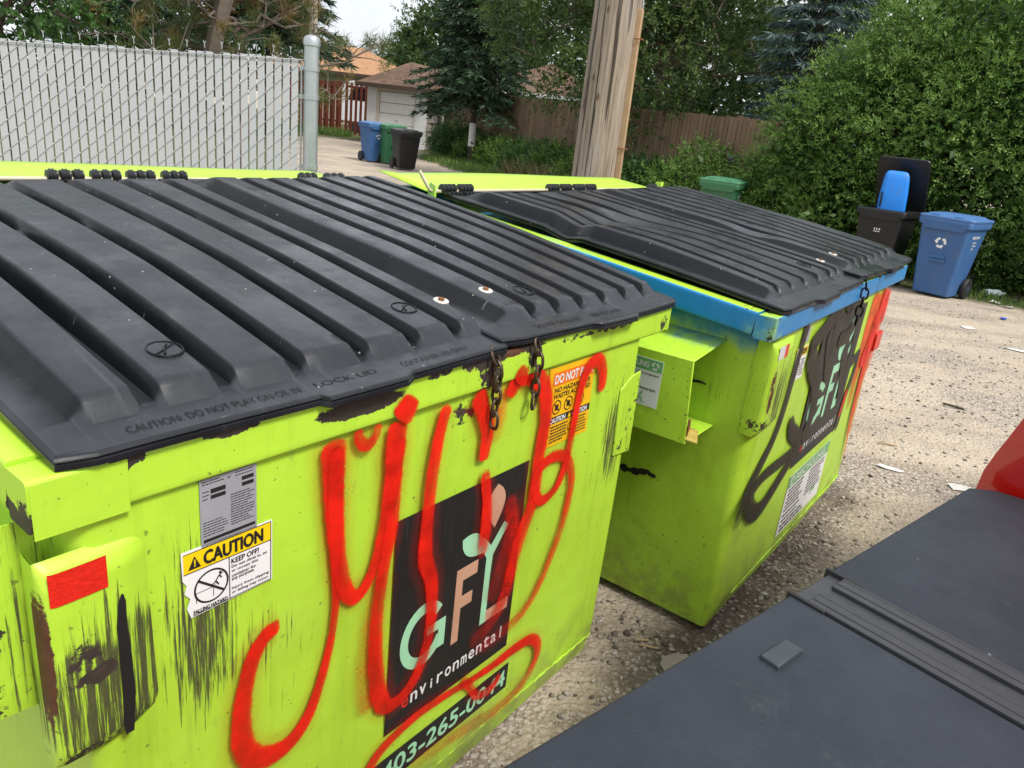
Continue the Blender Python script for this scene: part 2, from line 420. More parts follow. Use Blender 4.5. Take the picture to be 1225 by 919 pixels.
# ---------------------------------------------------------------- lids
class Lid:
    def __init__(s, x0, x1, walls, end, z0=1.178, slope=.112, H=.040, y0=-.004, y1=1.335, wallw=(.012,), warp=None, tab=None, notch=False, first=.014, crown=.010):
        s.x0, s.x1, s.y0, s.y1, s.z0, s.slope, s.H, s.warp, s.crown = x0, x1, y0, y1, z0, slope, H, warp, crown
        cols = [(x0, 0, 0)]
        n = len(walls)
        for i, w in enumerate(walls):
            ww = first if i == 0 else .011
            cols += [(w-.004, 0, 1 if i else 0), (w, .03, 1 if i else 0), (w+ww*.85, .88, 0), (w+ww*1.15, 1, 0)]
            e = (walls[i+1]-.031) if i < n-1 else end
            a = w+ww*1.15
            cols += [(a+(e-a)*.33, 1, 0), (a+(e-a)*.67, 1, 0), (e, 1, 0), (e+.004, .9, 0), (e+.011, .03, 1 if i < n-1 else 0)]
        cols += [(x1, 0, 0)]
        s.cols = sorted(cols); s.tab = tab; s.notch = notch
        s.rows = [y0, y0+.010, .030, .050, .056, .064, .072, .080, .088, .098] + [.098+(1.22-.098)*k/46 for k in range(1, 47)] + [1.24, 1.265, 1.29, 1.30, y1]
    def gy(s, y):
        if y < .056: return 0
        k = .60+.40*min(1, max(0, (y-.088)/.42))**.8        # ribs run out low towards the front edge
        if y < .088: return .60*(y-.056)/.032
        if y > 1.30: return 0
        if y > 1.20: return (1.30-y)/.10
        return k
    def f(s, x):
        c = s.cols
        for a, b in zip(c, c[1:]):
            if a[0] <= x <= b[0]: return a[1]+(b[1]-a[1])*(x-a[0])/(b[0]-a[0]+1e-9)
        return 0
    def base(s, y): return s.z0+s.slope*max(0, y)+s.crown*math.sin(math.pi*min(1, max(0, y/1.33)))
    def z(s, x, y, f=None, groove=0):
        f = s.f(x) if f is None else f
        if s.notch and groove:
            f = max(f, .62*max(0, 1-abs(y-.80)/.05)**.4 if abs(y-.80) < .05 else 0)
        return s.base(y)+s.H*f*s.gy(y)
    def pt(s, x, y, z):
        # hand-made sheets are never quite flat
        z += .004*math.sin(3.1*x+2.3*y)+.003*math.sin(7*x-4.1*y+1)
        if s.warp: x, y, z = s.warp(x, y, z)
        return (x, y, z)
    def build(s, root, mat, name='lid'):
        mb = MB(); V = []; nc = len(s.cols); nr = len(s.rows)
        for y in s.rows:
            for (x, f, g) in s.cols:
                yy = y
                if s.tab and y < .02 and s.tab[0] < x < s.tab[1]: yy = y-.016
                # rounded outer corners
                rx = min(x-s.x0, s.x1-x)
                if y < .02 and rx < .02: yy = max(yy, s.y0+(.02-rx)*.7)
                V.append(s.pt(x, yy, s.z(x, y, f, g)))
        F = [(j*nc+i, j*nc+i+1, (j+1)*nc+i+1, (j+1)*nc+i) for j in range(nr-1) for i in range(nc-1)]
        mb.add(V, F)
        # rolled skirt round the edge
        per = [V[i] for i in range(nc)] + [V[j*nc+nc-1] for j in range(1, nr)] + [V[(nr-1)*nc+i] for i in range(nc-2, -1, -1)] + [V[j*nc] for j in range(nr-2, 0, -1)]
        cx = (s.x0+s.x1)/2
        def off(p, o, dz):
            ox = -o if p[0] < s.x0+.03 else (o if p[0] > s.x1-.03 else 0); oy = -o if p[1] < .03 else (o if p[1] > s.y1-.02 else 0)
            return (p[0]+ox, p[1]+oy, p[2]+dz)
        rings = [[off(p, o, dz) for p in per] for o, dz in ((0, 0), (.004, -.0015), (.006, -.005), (.004, -.008), (.002, -.009), (.005, -.011), (.005, -.018), (0, -.020))]
        mb.loft(rings, True, False)
        o = mb.build(name, mat, root, smooth=32)
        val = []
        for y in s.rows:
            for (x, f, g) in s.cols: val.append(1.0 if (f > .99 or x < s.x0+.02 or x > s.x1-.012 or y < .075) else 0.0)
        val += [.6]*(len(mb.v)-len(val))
        a = o.data.attributes.new('lit_top', 'FLOAT', 'POINT'); a.data.foreach_set('value', val)
        return o

def lid_text(lid, body, x0, x1, y, hgt):
    mb = MB(); v, f, _ = text_geo(body)
    mb.add([lid.pt(x0+a*(x1-x0), y+b*hgt, lid.base(y+b*hgt)+.0014) for a, b in v], f)
    return mb
def lid_disc(lid, x, y, r, h=.003, n=24):
    mb = MB(); z = lid.z(x, y, 1)
    c = Vector(lid.pt(x, y, z)); k = Vector((0, 1, lid.slope+.03)).normalized(); i = Vector((1, 0, 0)); nn = i.cross(k)
    rings = [[c+(i*math.cos(t)+k*math.sin(t))*rr+nn*hh for t in [2*math.pi*q/n for q in range(n)]] for rr, hh in ((r, -.004), (r, h*.6), (r*.93, h), (r*.35, h*.8), (r*.34, h))]
    mb.loft(rings, True, True); return mb, c, i, k, nn
def lid_ring(lid, x, y, r, slash=True):
    _, c, i, k, nn = lid_disc(lid, x, y, r); mb = MB()
    mb.tube([c+(i*math.cos(t)+k*math.sin(t))*r+nn*.0008 for t in [2*math.pi*q/28 for q in range(28)]], .0016, 5, closed=True)
    if slash:
        mb.tube([c-(i+k*.6).normalized()*r+nn*.0008, c+(i+k*.6).normalized()*r+nn*.0008], .0014, 5)
        mb.tube([c-i*r*.3-k*r*.6+nn*.0008, c+k*r*.1+nn*.0008, c+i*r*.35+k*r*.5+nn*.0008], .0018, 5)
    return mb

def hinge(root, x0, x1, y, z, n):
    """row of coiled black knuckles on the rod"""
    mb = MB(); w = (x1-x0)/n
    for k in range(n):
        a = x0+k*w+w*.06; b = a+w*.86
        prof = []
        m = 14
        for i in range(m+1):
            t = i/m; prof.append((.0100+.0065*math.sin(t*math.pi)**.6+.0018*math.sin(t*math.pi*7), a+(b-a)*t))
        prof = [(.004, a)] + prof + [(.004, b)]
        mb.lathe(prof, 'x', (0, y, z), 14)
        mb.box(a+.003, b-.003, y-.045, y-.004, z-.018, z-.009)
    return mb.build('hinge', M['hinge'], root, smooth=40)

# ---------------------------------------------------------------- dumpster shell
def ztop(y): return 1.162+.096*y
def shell(root, xl, xr, xlb, xrb, yf, yb, wear, scratch, rust, tint, rc=.035):
    """lofted sheet-metal body; xl/xr at the top, xlb/xrb at the foot"""
    nz = 60; NX = 96
    rings = []
    for j in range(nz+1):
        v = j/nz; a, b = xlb+(xl-xlb)*v, xrb+(xr-xrb)*v
        pts = []
        r = rc*(.35+.65*v)
        for i in range(NX+1): pts.append((a+r+(b-a-2*r)*i/NX, yf))
        for q in range(1, 6): t = R(-90)+R(90)*q/5; pts.append((b-r+r*math.cos(t), yf+r+r*math.sin(t)))
        for i in range(1, 25): pts.append((b, yf+r+(yb-yf-r)*i/24))
        for i in range(1, 13): pts.append((b+(a-b)*i/12, yb))
        for i in range(1, 25): pts.append((a, yb+(yf+r-yb)*i/24))
        for q in range(1, 5): t = R(180)+R(90)*q/5; pts.append((a+r+r*math.cos(t), yf+r+r*math.sin(t)))
        ring = []
        for (x, y) in pts:
            zt = ztop(y)-.075; z = .03+(zt-.03)*v
            d = .0035*math.sin(5*x+1.3*z)*math.sin(4.2*z+x)
            if z < .11 and y < yf+.05: y = y+(.11-z)*.22
            ring.append((x, y+d if y < .3 else y, z))
        rings.append(ring)
    mb = MB(); mb.loft(rings, True, True)
    at = {}
    inner = lambda fn: (lambda x, y, z: fn(x, z) if y < yf+.09 else (fn(x, z)*.6 if y < .3 else 0))
    at['wear'] = inner(wear); at['scratch'] = lambda x, y, z: inner(scratch)(x, y, z) if (y < yf+.09 or x > .2 or y > .8) else .55*max(0, 1-abs(z-.87)/.2); at['rust'] = inner(rust); at['tint'] = lambda x, y, z: tint(x, y, z)
    return mb.build('body', M['lime'], root, smooth=45, attrs=at)

def bar(name, root, p, q, w, h, mats, n=60, attrs=None, topmat=0, nrm=(0, 0, 1)):
    """square tube from p to q with rounded edges; p, q are the centres of the ends"""
    p, q = Vector(p), Vector(q); d = (q-p).normalized(); u = Vector(nrm); s = d.cross(u).normalized(); u = s.cross(d).normalized()
    sec = []
    r = .006
    for (cx, cy, a0) in ((1, 1, 0), (-1, 1, 90), (-1, -1, 180), (1, -1, 270)):
        for k in range(4): t = R(a0+30*k); sec.append((cx*(w/2-r)+r*math.cos(t), cy*(h/2-r)+r*math.sin(t)))
        # extra points along the edge so that wear can follow it
        nx = {0: (-1, 1), 90: (-1, -1), 180: (1, -1), 270: (1, 1)}[a0]
        ex = (cx*(w/2-r)+r*math.cos(R(a0+90)), cy*(h/2-r)+r*math.sin(R(a0+90))); ey = (nx[0]*(w/2-r)+r*math.cos(R(a0+90)), nx[1]*(h/2-r)+r*math.sin(R(a0+90)))
        for f in (.12, .25, .38, .5, .62, .75, .88): sec.append((ex[0]+(ey[0]-ex[0])*f, ex[1]+(ey[1]-ex[1])*f))
    rings = [[p+(q-p)*(i/n)+s*a+u*b for a, b in sec] for i in range(n+1)]
    mb = MB(); mb.loft(rings, True, True)
    if topmat:
        m = len(sec)
        for fi, f in enumerate(mb.f):
            if len(f) == 4 and all(((i % m) <= 11 and (i % m) >= 2) for i in f): mb.mi[fi] = topmat
    return mb.build(name, mats, root, smooth=40, attrs=attrs)

def rim(root, W, mats, wear, rust, tint, topmat=0, corner=False):
    D = 1.63
    at = dict(wear=wear, rust=rust, tint=tint)
    bar('front_rim', root, (0, .030, 1.1265), (W, .030, 1.1265), .060, .071, mats, 170, at, topmat)
    for x in (.036, W-.036):
        bar('side_rim', root, (x, .062, ztop(.06)-.036), (x, D, ztop(D)-.036), .071, .070, mats, 90, at, topmat)
    bar('rear_rim', root, (.074, D-.03, ztop(D)-.04), (W-.074, D-.03, ztop(D)-.04), .05, .07, mats, 20, at, 0)
    if corner:
        mb = MB(); mb.box(.003, .118, -.0014, -.0003, 1.083, 1.158)
        mb.build('corner_plate', mats[0], root, bevel=.004, attrs=None)

def rear_panel(root, W, z0, lift=.010):
    mb = MB()
    y0, y1 = 1.365, 1.645
    n = 16
    mb.grid(lambda a, b: (W*a*1.0, y0+(y1-y0)*b, z0+lift*b+.006*math.sin(a*5)*b+(.012*b if a < .06 else 0)), n, 6)
    mb.build('rear_panel', M['lime'], root, smooth=40, solid=.004)
    rd = MB(); rd.tube([(.0, 1.352, z0+.004), (W, 1.352, z0+.004)], .0065, 8)
    rd.build('hinge_rod', M['pale_rod'], root, smooth=60)

def fork_pocket(root, x_in, x_out, y0, y1, z0, z1, rise, tinted=False, lip=True):
    """sheet-metal sleeve for the truck's fork: outer wall, sloped top, floor, open front"""
    t = .006; mb = MB(); s = 1 if x_out > x_in else -1
    xo2 = x_out-s*t
    mb.hexa([(x_out, y0, z0), (xo2, y0, z0), (xo2, y1, z0), (x_out, y1, z0), (x_out, y0+.02, z1), (xo2, y0+.02, z1), (xo2, y1, z1-.01), (x_out, y1, z1-.01)])
    mb.hexa([(xo2, y0+.02, z1-t), (x_in, y0+.01, z1+rise-t), (x_in, y1, z1+rise-t), (xo2, y1, z1-t-.01), (xo2, y0+.02, z1), (x_in, y0+.01, z1+rise), (x_in, y1, z1+rise), (xo2, y1, z1-.01)])
    mb.hexa([(xo2, y0, z0), (x_in, y0, z0+.004), (x_in, y1, z0), (xo2, y1, z0), (xo2, y0, z0+t), (x_in, y0, z0+t+.004), (x_in, y1, z0+t), (xo2, y1, z0+t)])
    mb.hexa([(xo2, y1-t, z0+t), (x_in, y1-t, z0+t), (x_in, y1, z0+t), (xo2, y1, z0+t), (xo2, y1-t, z1-.02), (x_in, y1-t, z1+rise-.02), (x_in, y1, z1+rise-.02), (xo2, y1, z1-.02)])
    ed = lambda x, y, z: .34 if (y < y0+.03 and abs(x-x_out) < .02) else (.30 if y < y0+.03 else .06)
    pk = mb.build('fork_pocket', M['lime'], root, bevel=.003, attrs={'wear': ed, 'rust': lambda x, y, z: .12 if y < y0+.03 else 0, 'tint': lambda x, y, z: .55 if (tinted and z > z1+rise*.5) else 0})
    if lip:
        g = MB(); xa = x_out-s*.008
        g.hexa([(xa, y0-.035, z0+.010), (xa-s*.075, y0-.004, z0+.012), (xa-s*.075, y0+.05, z0+.010), (xa, y0+.05, z0+.008),
                (xa, y0-.035, z0+.018), (xa-s*.075, y0-.004, z0+.026), (xa-s*.075, y0+.05, z0+.030), (xa, y0+.05, z0+.016)])
        g.build('guide_lip', M['bare'], pk, bevel=.002)
        g = MB(); g.hexa([(xa-s*.012, y0+.004, z0+.012), (xa-s*.07, y0+.02, z0+.012), (xa-s*.07, y0+.026, z0+.012), (xa-s*.012, y0+.010, z0+.012),
                          (xa-s*.012, y0+.004, z0+.075), (xa-s*.06, y0+.02, z0+.06), (xa-s*.06, y0+.026, z0+.06), (xa-s*.012, y0+.010, z0+.075)])
        g.build('gusset', M['rust'], pk, bevel=.002)
    return pk

def guard_plate(root, x0, x1, z0, z1, yf, depth, wear, scratch, rust, mirror=False):
    """bent plate wrapped round the front corner; its free edge swells out and dies into the wall"""
    sec = [(x0+.004, yf+.045), (x0+.001, yf+.02), (x0+.001, yf-.006), (x0+.010, yf-depth*.9), (x0+.028, yf-depth), (x0+(x1-x0)*.45, yf-depth*.96), (x0+(x1-x0)*.68, yf-depth*.8), (x0+(x1-x0)*.85, yf-depth*.35), (x1, yf+.001)]
    S = catmull(sec, 8); nz = 40; rings = []
    for j in range(nz+1):
        v = j/nz; z = z0+(z1-z0)*v
        k = min(1, math.sin(math.pi*min(v, .5))**.5*1.0) if v < .5 else min(1, (1-v)/.06)**.5
        k = min(1, (v/.10))**.5 if v < .10 else (min(1, (1-v)/.10)**.5 if v > .9 else 1)
        ring = []
        for (x, y) in S:
            yy = y if x < x0+.004 and y > yf else yf+.002+(y-yf-.002)*k
            zz = z + (.05*max(0, (x-x0)/(x1-x0)-.45)**1.3 if v < .3 else 0)*(1-v/.3 if v < .3 else 0)
            ring.append((x, yy, zz))
        rings.append(ring)
    if mirror: pass
    mb = MB(); mb.loft(rings, False, False)
    fn = lambda g: (lambda x, y, z: g(x, z))
    return mb.build('guard_plate', M['lime'], root, smooth=60, attrs={'wear': fn(wear), 'scratch': fn(scratch), 'rust': lambda x, y, z: rust(x, z) if y < yf+.02 else 0}), S
# ================================================================ dumpster with the red tag (nearest)
YAW1, YAW2 = R(54.07), R(54.67)
BIN_GROUP = 'lime green front load dumpsters'
d1 = empty('dumpster', (-.5474, .7618, 0), YAW1, 'lime green dumpster sprayed with big red looping graffiti, black lids closed, nearest to the camera', 'dumpster', BIN_GROUP)
W1 = 1.661
wear1 = field([blob(.03, .75, .05, .3, .25), blob(1.50, .85, .06, .2, .35), blob(.05, .06, .3, .06, .3), blob(1.0, 1.0, .05, .04, .5), blob(.80, 1.05, .07, .06, .62), blob(.85, .02, .8, .03, .35), blob(.2, .95, .06, .05, .3)])
scr1 = field([blob(.20, .84, .07, .22, 1.0), blob(.235, .80, .05, .14, .7), blob(.30, .78, .10, .12, .42), blob(.36, .68, .10, .14, .36), blob(1.47, .86, .08, .2, 1.1), blob(1.42, .70, .1, .25, .5), blob(.95, .25, .6, .25, .16), blob(.8, .75, .8, .4, .18), blob(.45, .25, .4, .25, .25)])
z2 = lambda x, z: 0
shell(d1, .045, 1.545, .06, 1.537, .012, 1.60, wear1, scr1, field([blob(.86, 1.06, .05, .05, .4)]), lambda x, y, z: 0)
def rim_wear1(x, y, z):
    if y < .08:
        w = 0
        for (cx, cz, rx, rz, s) in ((.515, 1.136, .115, .022, 1.0), (.27, 1.158, .06, .012, .95), (.12, 1.155, .03, .014, .8), (.11, 1.14, .012, .02, .7), (.008, 1.105, .016, .03, .85), (.03, 1.093, .05, .012, .7), (.70, 1.155, .05, .016, .7),
                                   (.86, 1.12, .05, .05, .72), (.92, 1.158, .16, .012, .75), (1.0, 1.13, .03, .045, .66), (.80, 1.15, .05, .02, .6), (1.15, 1.15, .10, .012, .55), (1.33, 1.15, .14, .012, .6), (1.50, 1.12, .16, .04, .35), (1.63, 1.11, .03, .05, .4)):
            w += s*max(0, 1-((x-cx)/rx)**2-((z-cz)/rz)**2)**.5 if abs(x-cx) < rx and abs(z-cz) < rz else 0
        if z < 1.096: w += .22
        return min(w, 1.1)
    return .25 if z < 1.10+.096*y else .1
def rim_rust1(x, y, z): return max(0, .75-abs(x-.93)/.13) if (y < .08 and z > 1.145) else (.62*max(0, 1-abs(x-.865)/.035) + .5*max(0, 1-abs(x-1.0)/.025) if y < .06 else 0)
rim(d1, W1, [M['lime']], rim_wear1, rim_rust1, lambda x, y, z: 0, corner=True)
rear_panel(d1, W1, 1.328)
gp, S1c = guard_plate(d1, .000, .150, .72, 1.045, .012, .020, field([blob(.01, .86, .03, .16, .15), blob(.02, .735, .05, .02, .4), blob(.045, .885, .035, .06, .42), blob(.07, .86, .04, .015, .5), blob(.07, .87, .07, .13, .24), blob(.06, .74, .06, .03, .35)]), field([blob(.075, .85, .09, .17, 1.15), blob(.04, .80, .06, .12, 1.0), blob(.12, .80, .05, .14, 1.15)]), field([blob(.001, .90, .009, .13, 1.1)]))
def on_plate(S, x):
    for a, b in zip(S[8:], S[9:]):
        if a[0] <= x <= b[0]: return a[1]+(b[1]-a[1])*(x-a[0])/(b[0]-a[0]+1e-9)
    return S[-1][1]
def conform(root, name, S, x0, x1, z0, z1, mat, lift=.0016, skew=0, rag=0):
    mb = MB(); r = random.Random(3)
    mb.grid(lambda a, b: (x0+(x1-x0)*a, on_plate(S, x0+(x1-x0)*a)-lift, z0+(z1-z0)*b+skew*a+(rag*r.uniform(-1, 1) if b in (0, 1) and 0 < a < 1 else 0)), 14, 3)
    return mb.build(name, mat, root, smooth=60)
conform(d1, 'red_reflector', S1c, .009, .079, .988, 1.036, M['reflect_red'])
# slot where the guard plate was cut, and its curled edge
sl = MB(); sl.loft([[(.094+.002*math.sin(z*40)+w*s, on_plate(S1c, .094)-.0022, z) for s in (-1, 1)] for z, w in [(.735, .006), (.76, .0078), (.80, .009), (.86, .0085), (.92, .007), (.955, .005), (.968, .0015)]], False, False)
sl.build('torn_slot', M['ink'], d1)
# right hand guard plate outline seen end on
mb = MB(); mb.prism([(1.445, .0105, .955), (1.5, .0105, .985), (1.548, .0105, .99), (1.555, .0105, .74), (1.46, .0105, .75)], (0, -.006, 0))
mb.build('guard_plate', M['lime'], d1, bevel=.003, attrs={'scratch': lambda x, y, z: .5, 'wear': lambda x, y, z: .42 if (z < .76 or x > 1.54) else .15})
# weld bead along the bottom fold
mb = MB(); mb.tube([(.08+i*.012, .0115+.0012*math.sin(i*1.9), .112+.0012*math.sin(i*2.7)) for i in range(121)], .0032, 6); mb.build('weld_bead', M['lime'], d1, smooth=60)
mb = MB()
for x in (.25, 1.33): mb.box(x, x+.16, .06, 1.4, .0, .035)
mb.build('skid', M['lime'], d1, bevel=.004)
fork_pocket(d1, .05, -.12, .16, 1.25, .745, .985, .03)
mb = MB(); mb.grid(lambda a, b: (-.121+.165*a, .085-.012*a, .79+.285*b), 30, 40)
mb.build('side_gusset', M['lime'], d1, solid=.004, attrs={'scratch': lambda x, y, z: .62, 'wear': lambda x, y, z: .46*max(0, 1-abs(x+.035)/.02)+.30*max(0, 1-abs(z-.95+.9*(x+.05))/.03)+.1, 'rust': lambda x, y, z: 0})
fork_pocket(d1, 1.54, 1.675, .24, 1.25, .77, .985, .02, lip=False)

# lids
w_l = [.083, .196, .315, .445, .583, .713, .832]
lidA = Lid(.040, .905, w_l, .885, tab=(.42, .60), notch=True, first=.020)
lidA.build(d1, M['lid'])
w_r = [.955, 1.090, 1.190, 1.295, 1.405, 1.515, 1.612]
def taper(x, y, z): return x-.060*max(0, y/1.335)*max(0, (x-.90)/.78), y, z
lidB = Lid(.892, 1.678, w_r, 1.655, z0=1.186, tab=(1.235, 1.42), first=.034, H=.040, crown=.006, warp=taper)
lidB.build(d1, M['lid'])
for lid, x in ((lidA, .885), (lidB, 1.035)):
    b, c, i, k, nn = lid_disc(lid, x, .178, .0175); w = b.build('washer', M['washer'], d1, smooth=40)
    hb = MB(); hb.loft([[c+(i*math.cos(t)+k*math.sin(t))*.007+nn*h for t in [2*math.pi*q/6 for q in range(6)]] for h in (.002, .007)], True, True)
    hb.build('bolt_head', M['rust'], w)
for lid, x, y in ((lidA, .262, .165), (lidA, .775, .178), (lidB, 1.145, .150)):
    lid_ring(lid, x, y, .026).build('moulded_symbol', M['lid'], d1, smooth=60)
for lid, body, x0, x1 in ((lidA, 'CAUTION: DO NOT PLAY ON OR IN', .13, .40), (lidA, 'LOCK LID', .43, .56), (lidA, 'CONTAINER USE ONLY', .62, .80), (lidB, 'DO NOT OVERLOAD', 1.03, 1.21), (lidB, 'KEEP LID CLOSED', 1.26, 1.40)):
    lid_text(lid, body, x0, x1, .014, .016).build('moulded_lettering', M['lid'], d1)
for a, b, n in ((.08, .16, 3), (.20, .28, 3), (.585, .685, 3), (.70, .785, 3), (.80, .885, 3), (.905, .985, 3), (1.40, 1.475, 3), (1.51, 1.60, 3)):
    hinge(d1, a, b, 1.352, 1.342, n)

# chains over the front lip
chain(d1, 'chain', [(.845, .03, 1.17), (.850, .000, 1.172), (.855, -.012, 1.155), (.862, -.016, 1.11), (.868, -.010, 1.06), (.872, -.008, 1.005)], M['chain'])
chain(d1, 'chain', [(1.000, .03, 1.172), (.996, .0, 1.174), (.998, -.012, 1.155), (1.003, -.015, 1.12), (1.006, -.012, 1.07), (1.009, -.010, 1.015)], M['chain'])

# stickers on the front wall
YF = .0085
sh = Sheet((0, YF, 0)); sh.rect(.219, .312, .975, 1.088, .0008)
st = sh.build('data_sticker', [M['sign_grey']], d1)
tx = Sheet((0, YF, 0)); h = .0013
tx.rect(.223, .309, .985, .990, h); tx.rect(.236, .260, 1.063, 1.070, h); tx.rect(.236, .260, 1.054, 1.060, h); tx.rect(.287, .307, 1.068, 1.074, h); tx.rect(.287, .307, 1.058, 1.064, h)
tx.poly([(.262, 1.083), (.266, 1.080), (.270, 1.083), (.266, 1.078)], h)
tx.lines(.223, .262, 1.084, 1.080, 2, .0014, h, seed=2); tx.lines(.276, .308, 1.084, 1.079, 2, .0012, h, seed=3); tx.lines(.223, .234, 1.068, 1.056, 3, .0012, h, seed=4)
tx.lines(.268, .308, 1.050, 1.000, 13, .0013, h, seed=5); tx.lines(.223, .264, 1.018, .996, 6, .0012, h, seed=6)
tx.build('fine_print', [M['ink']], st)

sh = Sheet((0, YF, 0)); a0, a1, b0, b1 = .187, .340, .866, .981
sh.poly([(a0+.012, b0+.0), (a1, b0+.004), (a1, b1), (a0, b1+.002), (a0+.001, .935), (a0+.007, .925), (a0+.003, .912), (a0+.012, .90), (a0+.006, .885)], .0008)
st = sh.build('caution_sticker', [M['white']], d1)
tx = Sheet((0, YF, 0)); h = .0014
tx.rect(a0+.003, a1-.003, .945, .978, h, 1)
tx.text('CAUTION', .222, .961, .022, h+.0006, 0, w=.100, bold=.0011)
tx.poly([(.197, .950), (.217, .950), (.207, .971)], h+.0006, 0); tx.rect(.2060, .2082, .957, .965, h+.0011, 1); tx.rect(.2060, .2082, .9535, .9555, h+.0011, 1)
for p, q in (((a0+.003, b1-.003), (a1-.003, b1-.003)), ((a0+.003, .945), (a1-.003, .945)), ((a1-.003, b0+.006), (a1-.003, b1-.003)), ((.263, b0+.004), (.263, .945)), ((a0+.015, b0+.003), (a1-.003, b0+.006))): tx.bar(p, q, .0014, h+.0002)
tx.ring(.233, .9085, .0255, .0285, h); tx.bar((.2115, .926), (.2545, .891), .0035, h+.0005)
for p, q in (((.208, .905), (.236, .905)), ((.236, .905), (.236, .888)), ((.208, .905), (.208, .888)), ((.236, .905), (.243, .911))): tx.bar(p, q, .001, h)
for p, q in (((.246, .921), (.240, .913)), ((.240, .913), (.245, .905)), ((.240, .913), (.233, .908)), ((.246, .921), (.252, .924)), ((.246, .921), (.250, .915))): tx.bar(p, q, .0022, h)
tx.ring(.2475, .9255, 0, .0022, h, n=10)
tx.text('FALLING HAZARD', .203, .8735, .0068, h, 0, w=.056, bold=.0003)
tx.text('KEEP OFF!', .267, .9355, .009, h, 0, w=.048, bold=.0003)
for i, s in enumerate(('Do not climb in, on', 'or occupy this', 'container for', 'any purpose.', '', 'Injury from slipping', 'or falling may occur.')):
    if s: tx.text(s, .267, .9255-i*.0078, .0056, h, 0, w=min(.066, len(s)*.0033), bold=.0001)
tx.build('lettering', [M['ink'], M['yellow']], st)

sh = Sheet((0, YF, 0)); sh.poly([(1.085, .876), (1.292, .876), (1.287, 1.084), (1.088, 1.084)], .0008)
st = sh.build('warning_sticker', [M['amber']], d1)
tx = Sheet((0, YF, 0)); h = .0014
tx.poly([(1.105, 1.036), (1.285, 1.036), (1.284, 1.070), (1.107, 1.070)], h, 1); tx.text('DO NOT PARK', 1.112, 1.053, .022, h+.0006, 2, w=.168, bold=.0008)
tx.text('NO HAZARDOUS', 1.118, 1.024, .012, h, 0, w=.155, bold=.0004); tx.text('WASTES ACCEPTED', 1.116, 1.008, .012, h, 0, w=.162, bold=.0004)
for x in (1.135, 1.185, 1.235):
    tx.ring(x, .979, .0155, .0185, h); tx.bar((x-.012, .990), (x+.012, .968), .003, h+.0004)
    tx.rect(x-.007, x+.007, .971, .986, h)
tx.rect(1.087, 1.289, .937, .955, h, 0); tx.text('CAUTION', 1.110, .946, .0125, h+.0006, 2, w=.068, bold=.0006); tx.text('CAUTION', 1.208, .946, .0125, h+.0006, 2, w=.068, bold=.0006)
for x in (1.098, 1.196): tx.poly([(x-.007, .940), (x+.007, .940), (x, .953)], h+.0006, 3)
tx.lines(1.12, 1.20, .928, .888, 6, .0042, h, seed=8); tx.lines(1.22, 1.285, .928, .888, 6, .0036, h, seed=9)
tx.ring(1.104, .905, .008, .0105, h); tx.ring(1.205, .912, .008, .0105, h); tx.ring(1.104, .885, .006, .0085, h)
tx.build('lettering', [M['ink'], M['orange'], M['white'], M['yellow']], st)

logo_panel(d1, .622, 1.048, .335, .866, YF, 1)
sh = Sheet((0, YF, 0)); sh.rect(.60, 1.070, .188, .268, .0008)
st = sh.build('phone_strip', [M['black']], d1)
tx = Sheet((0, YF, 0)); tx.text('403-265-0044', .618, .228, .048, .0014, 0, w=.440, bold=.0016, shear=.0); tx.build('lettering', [M['mint']], st)

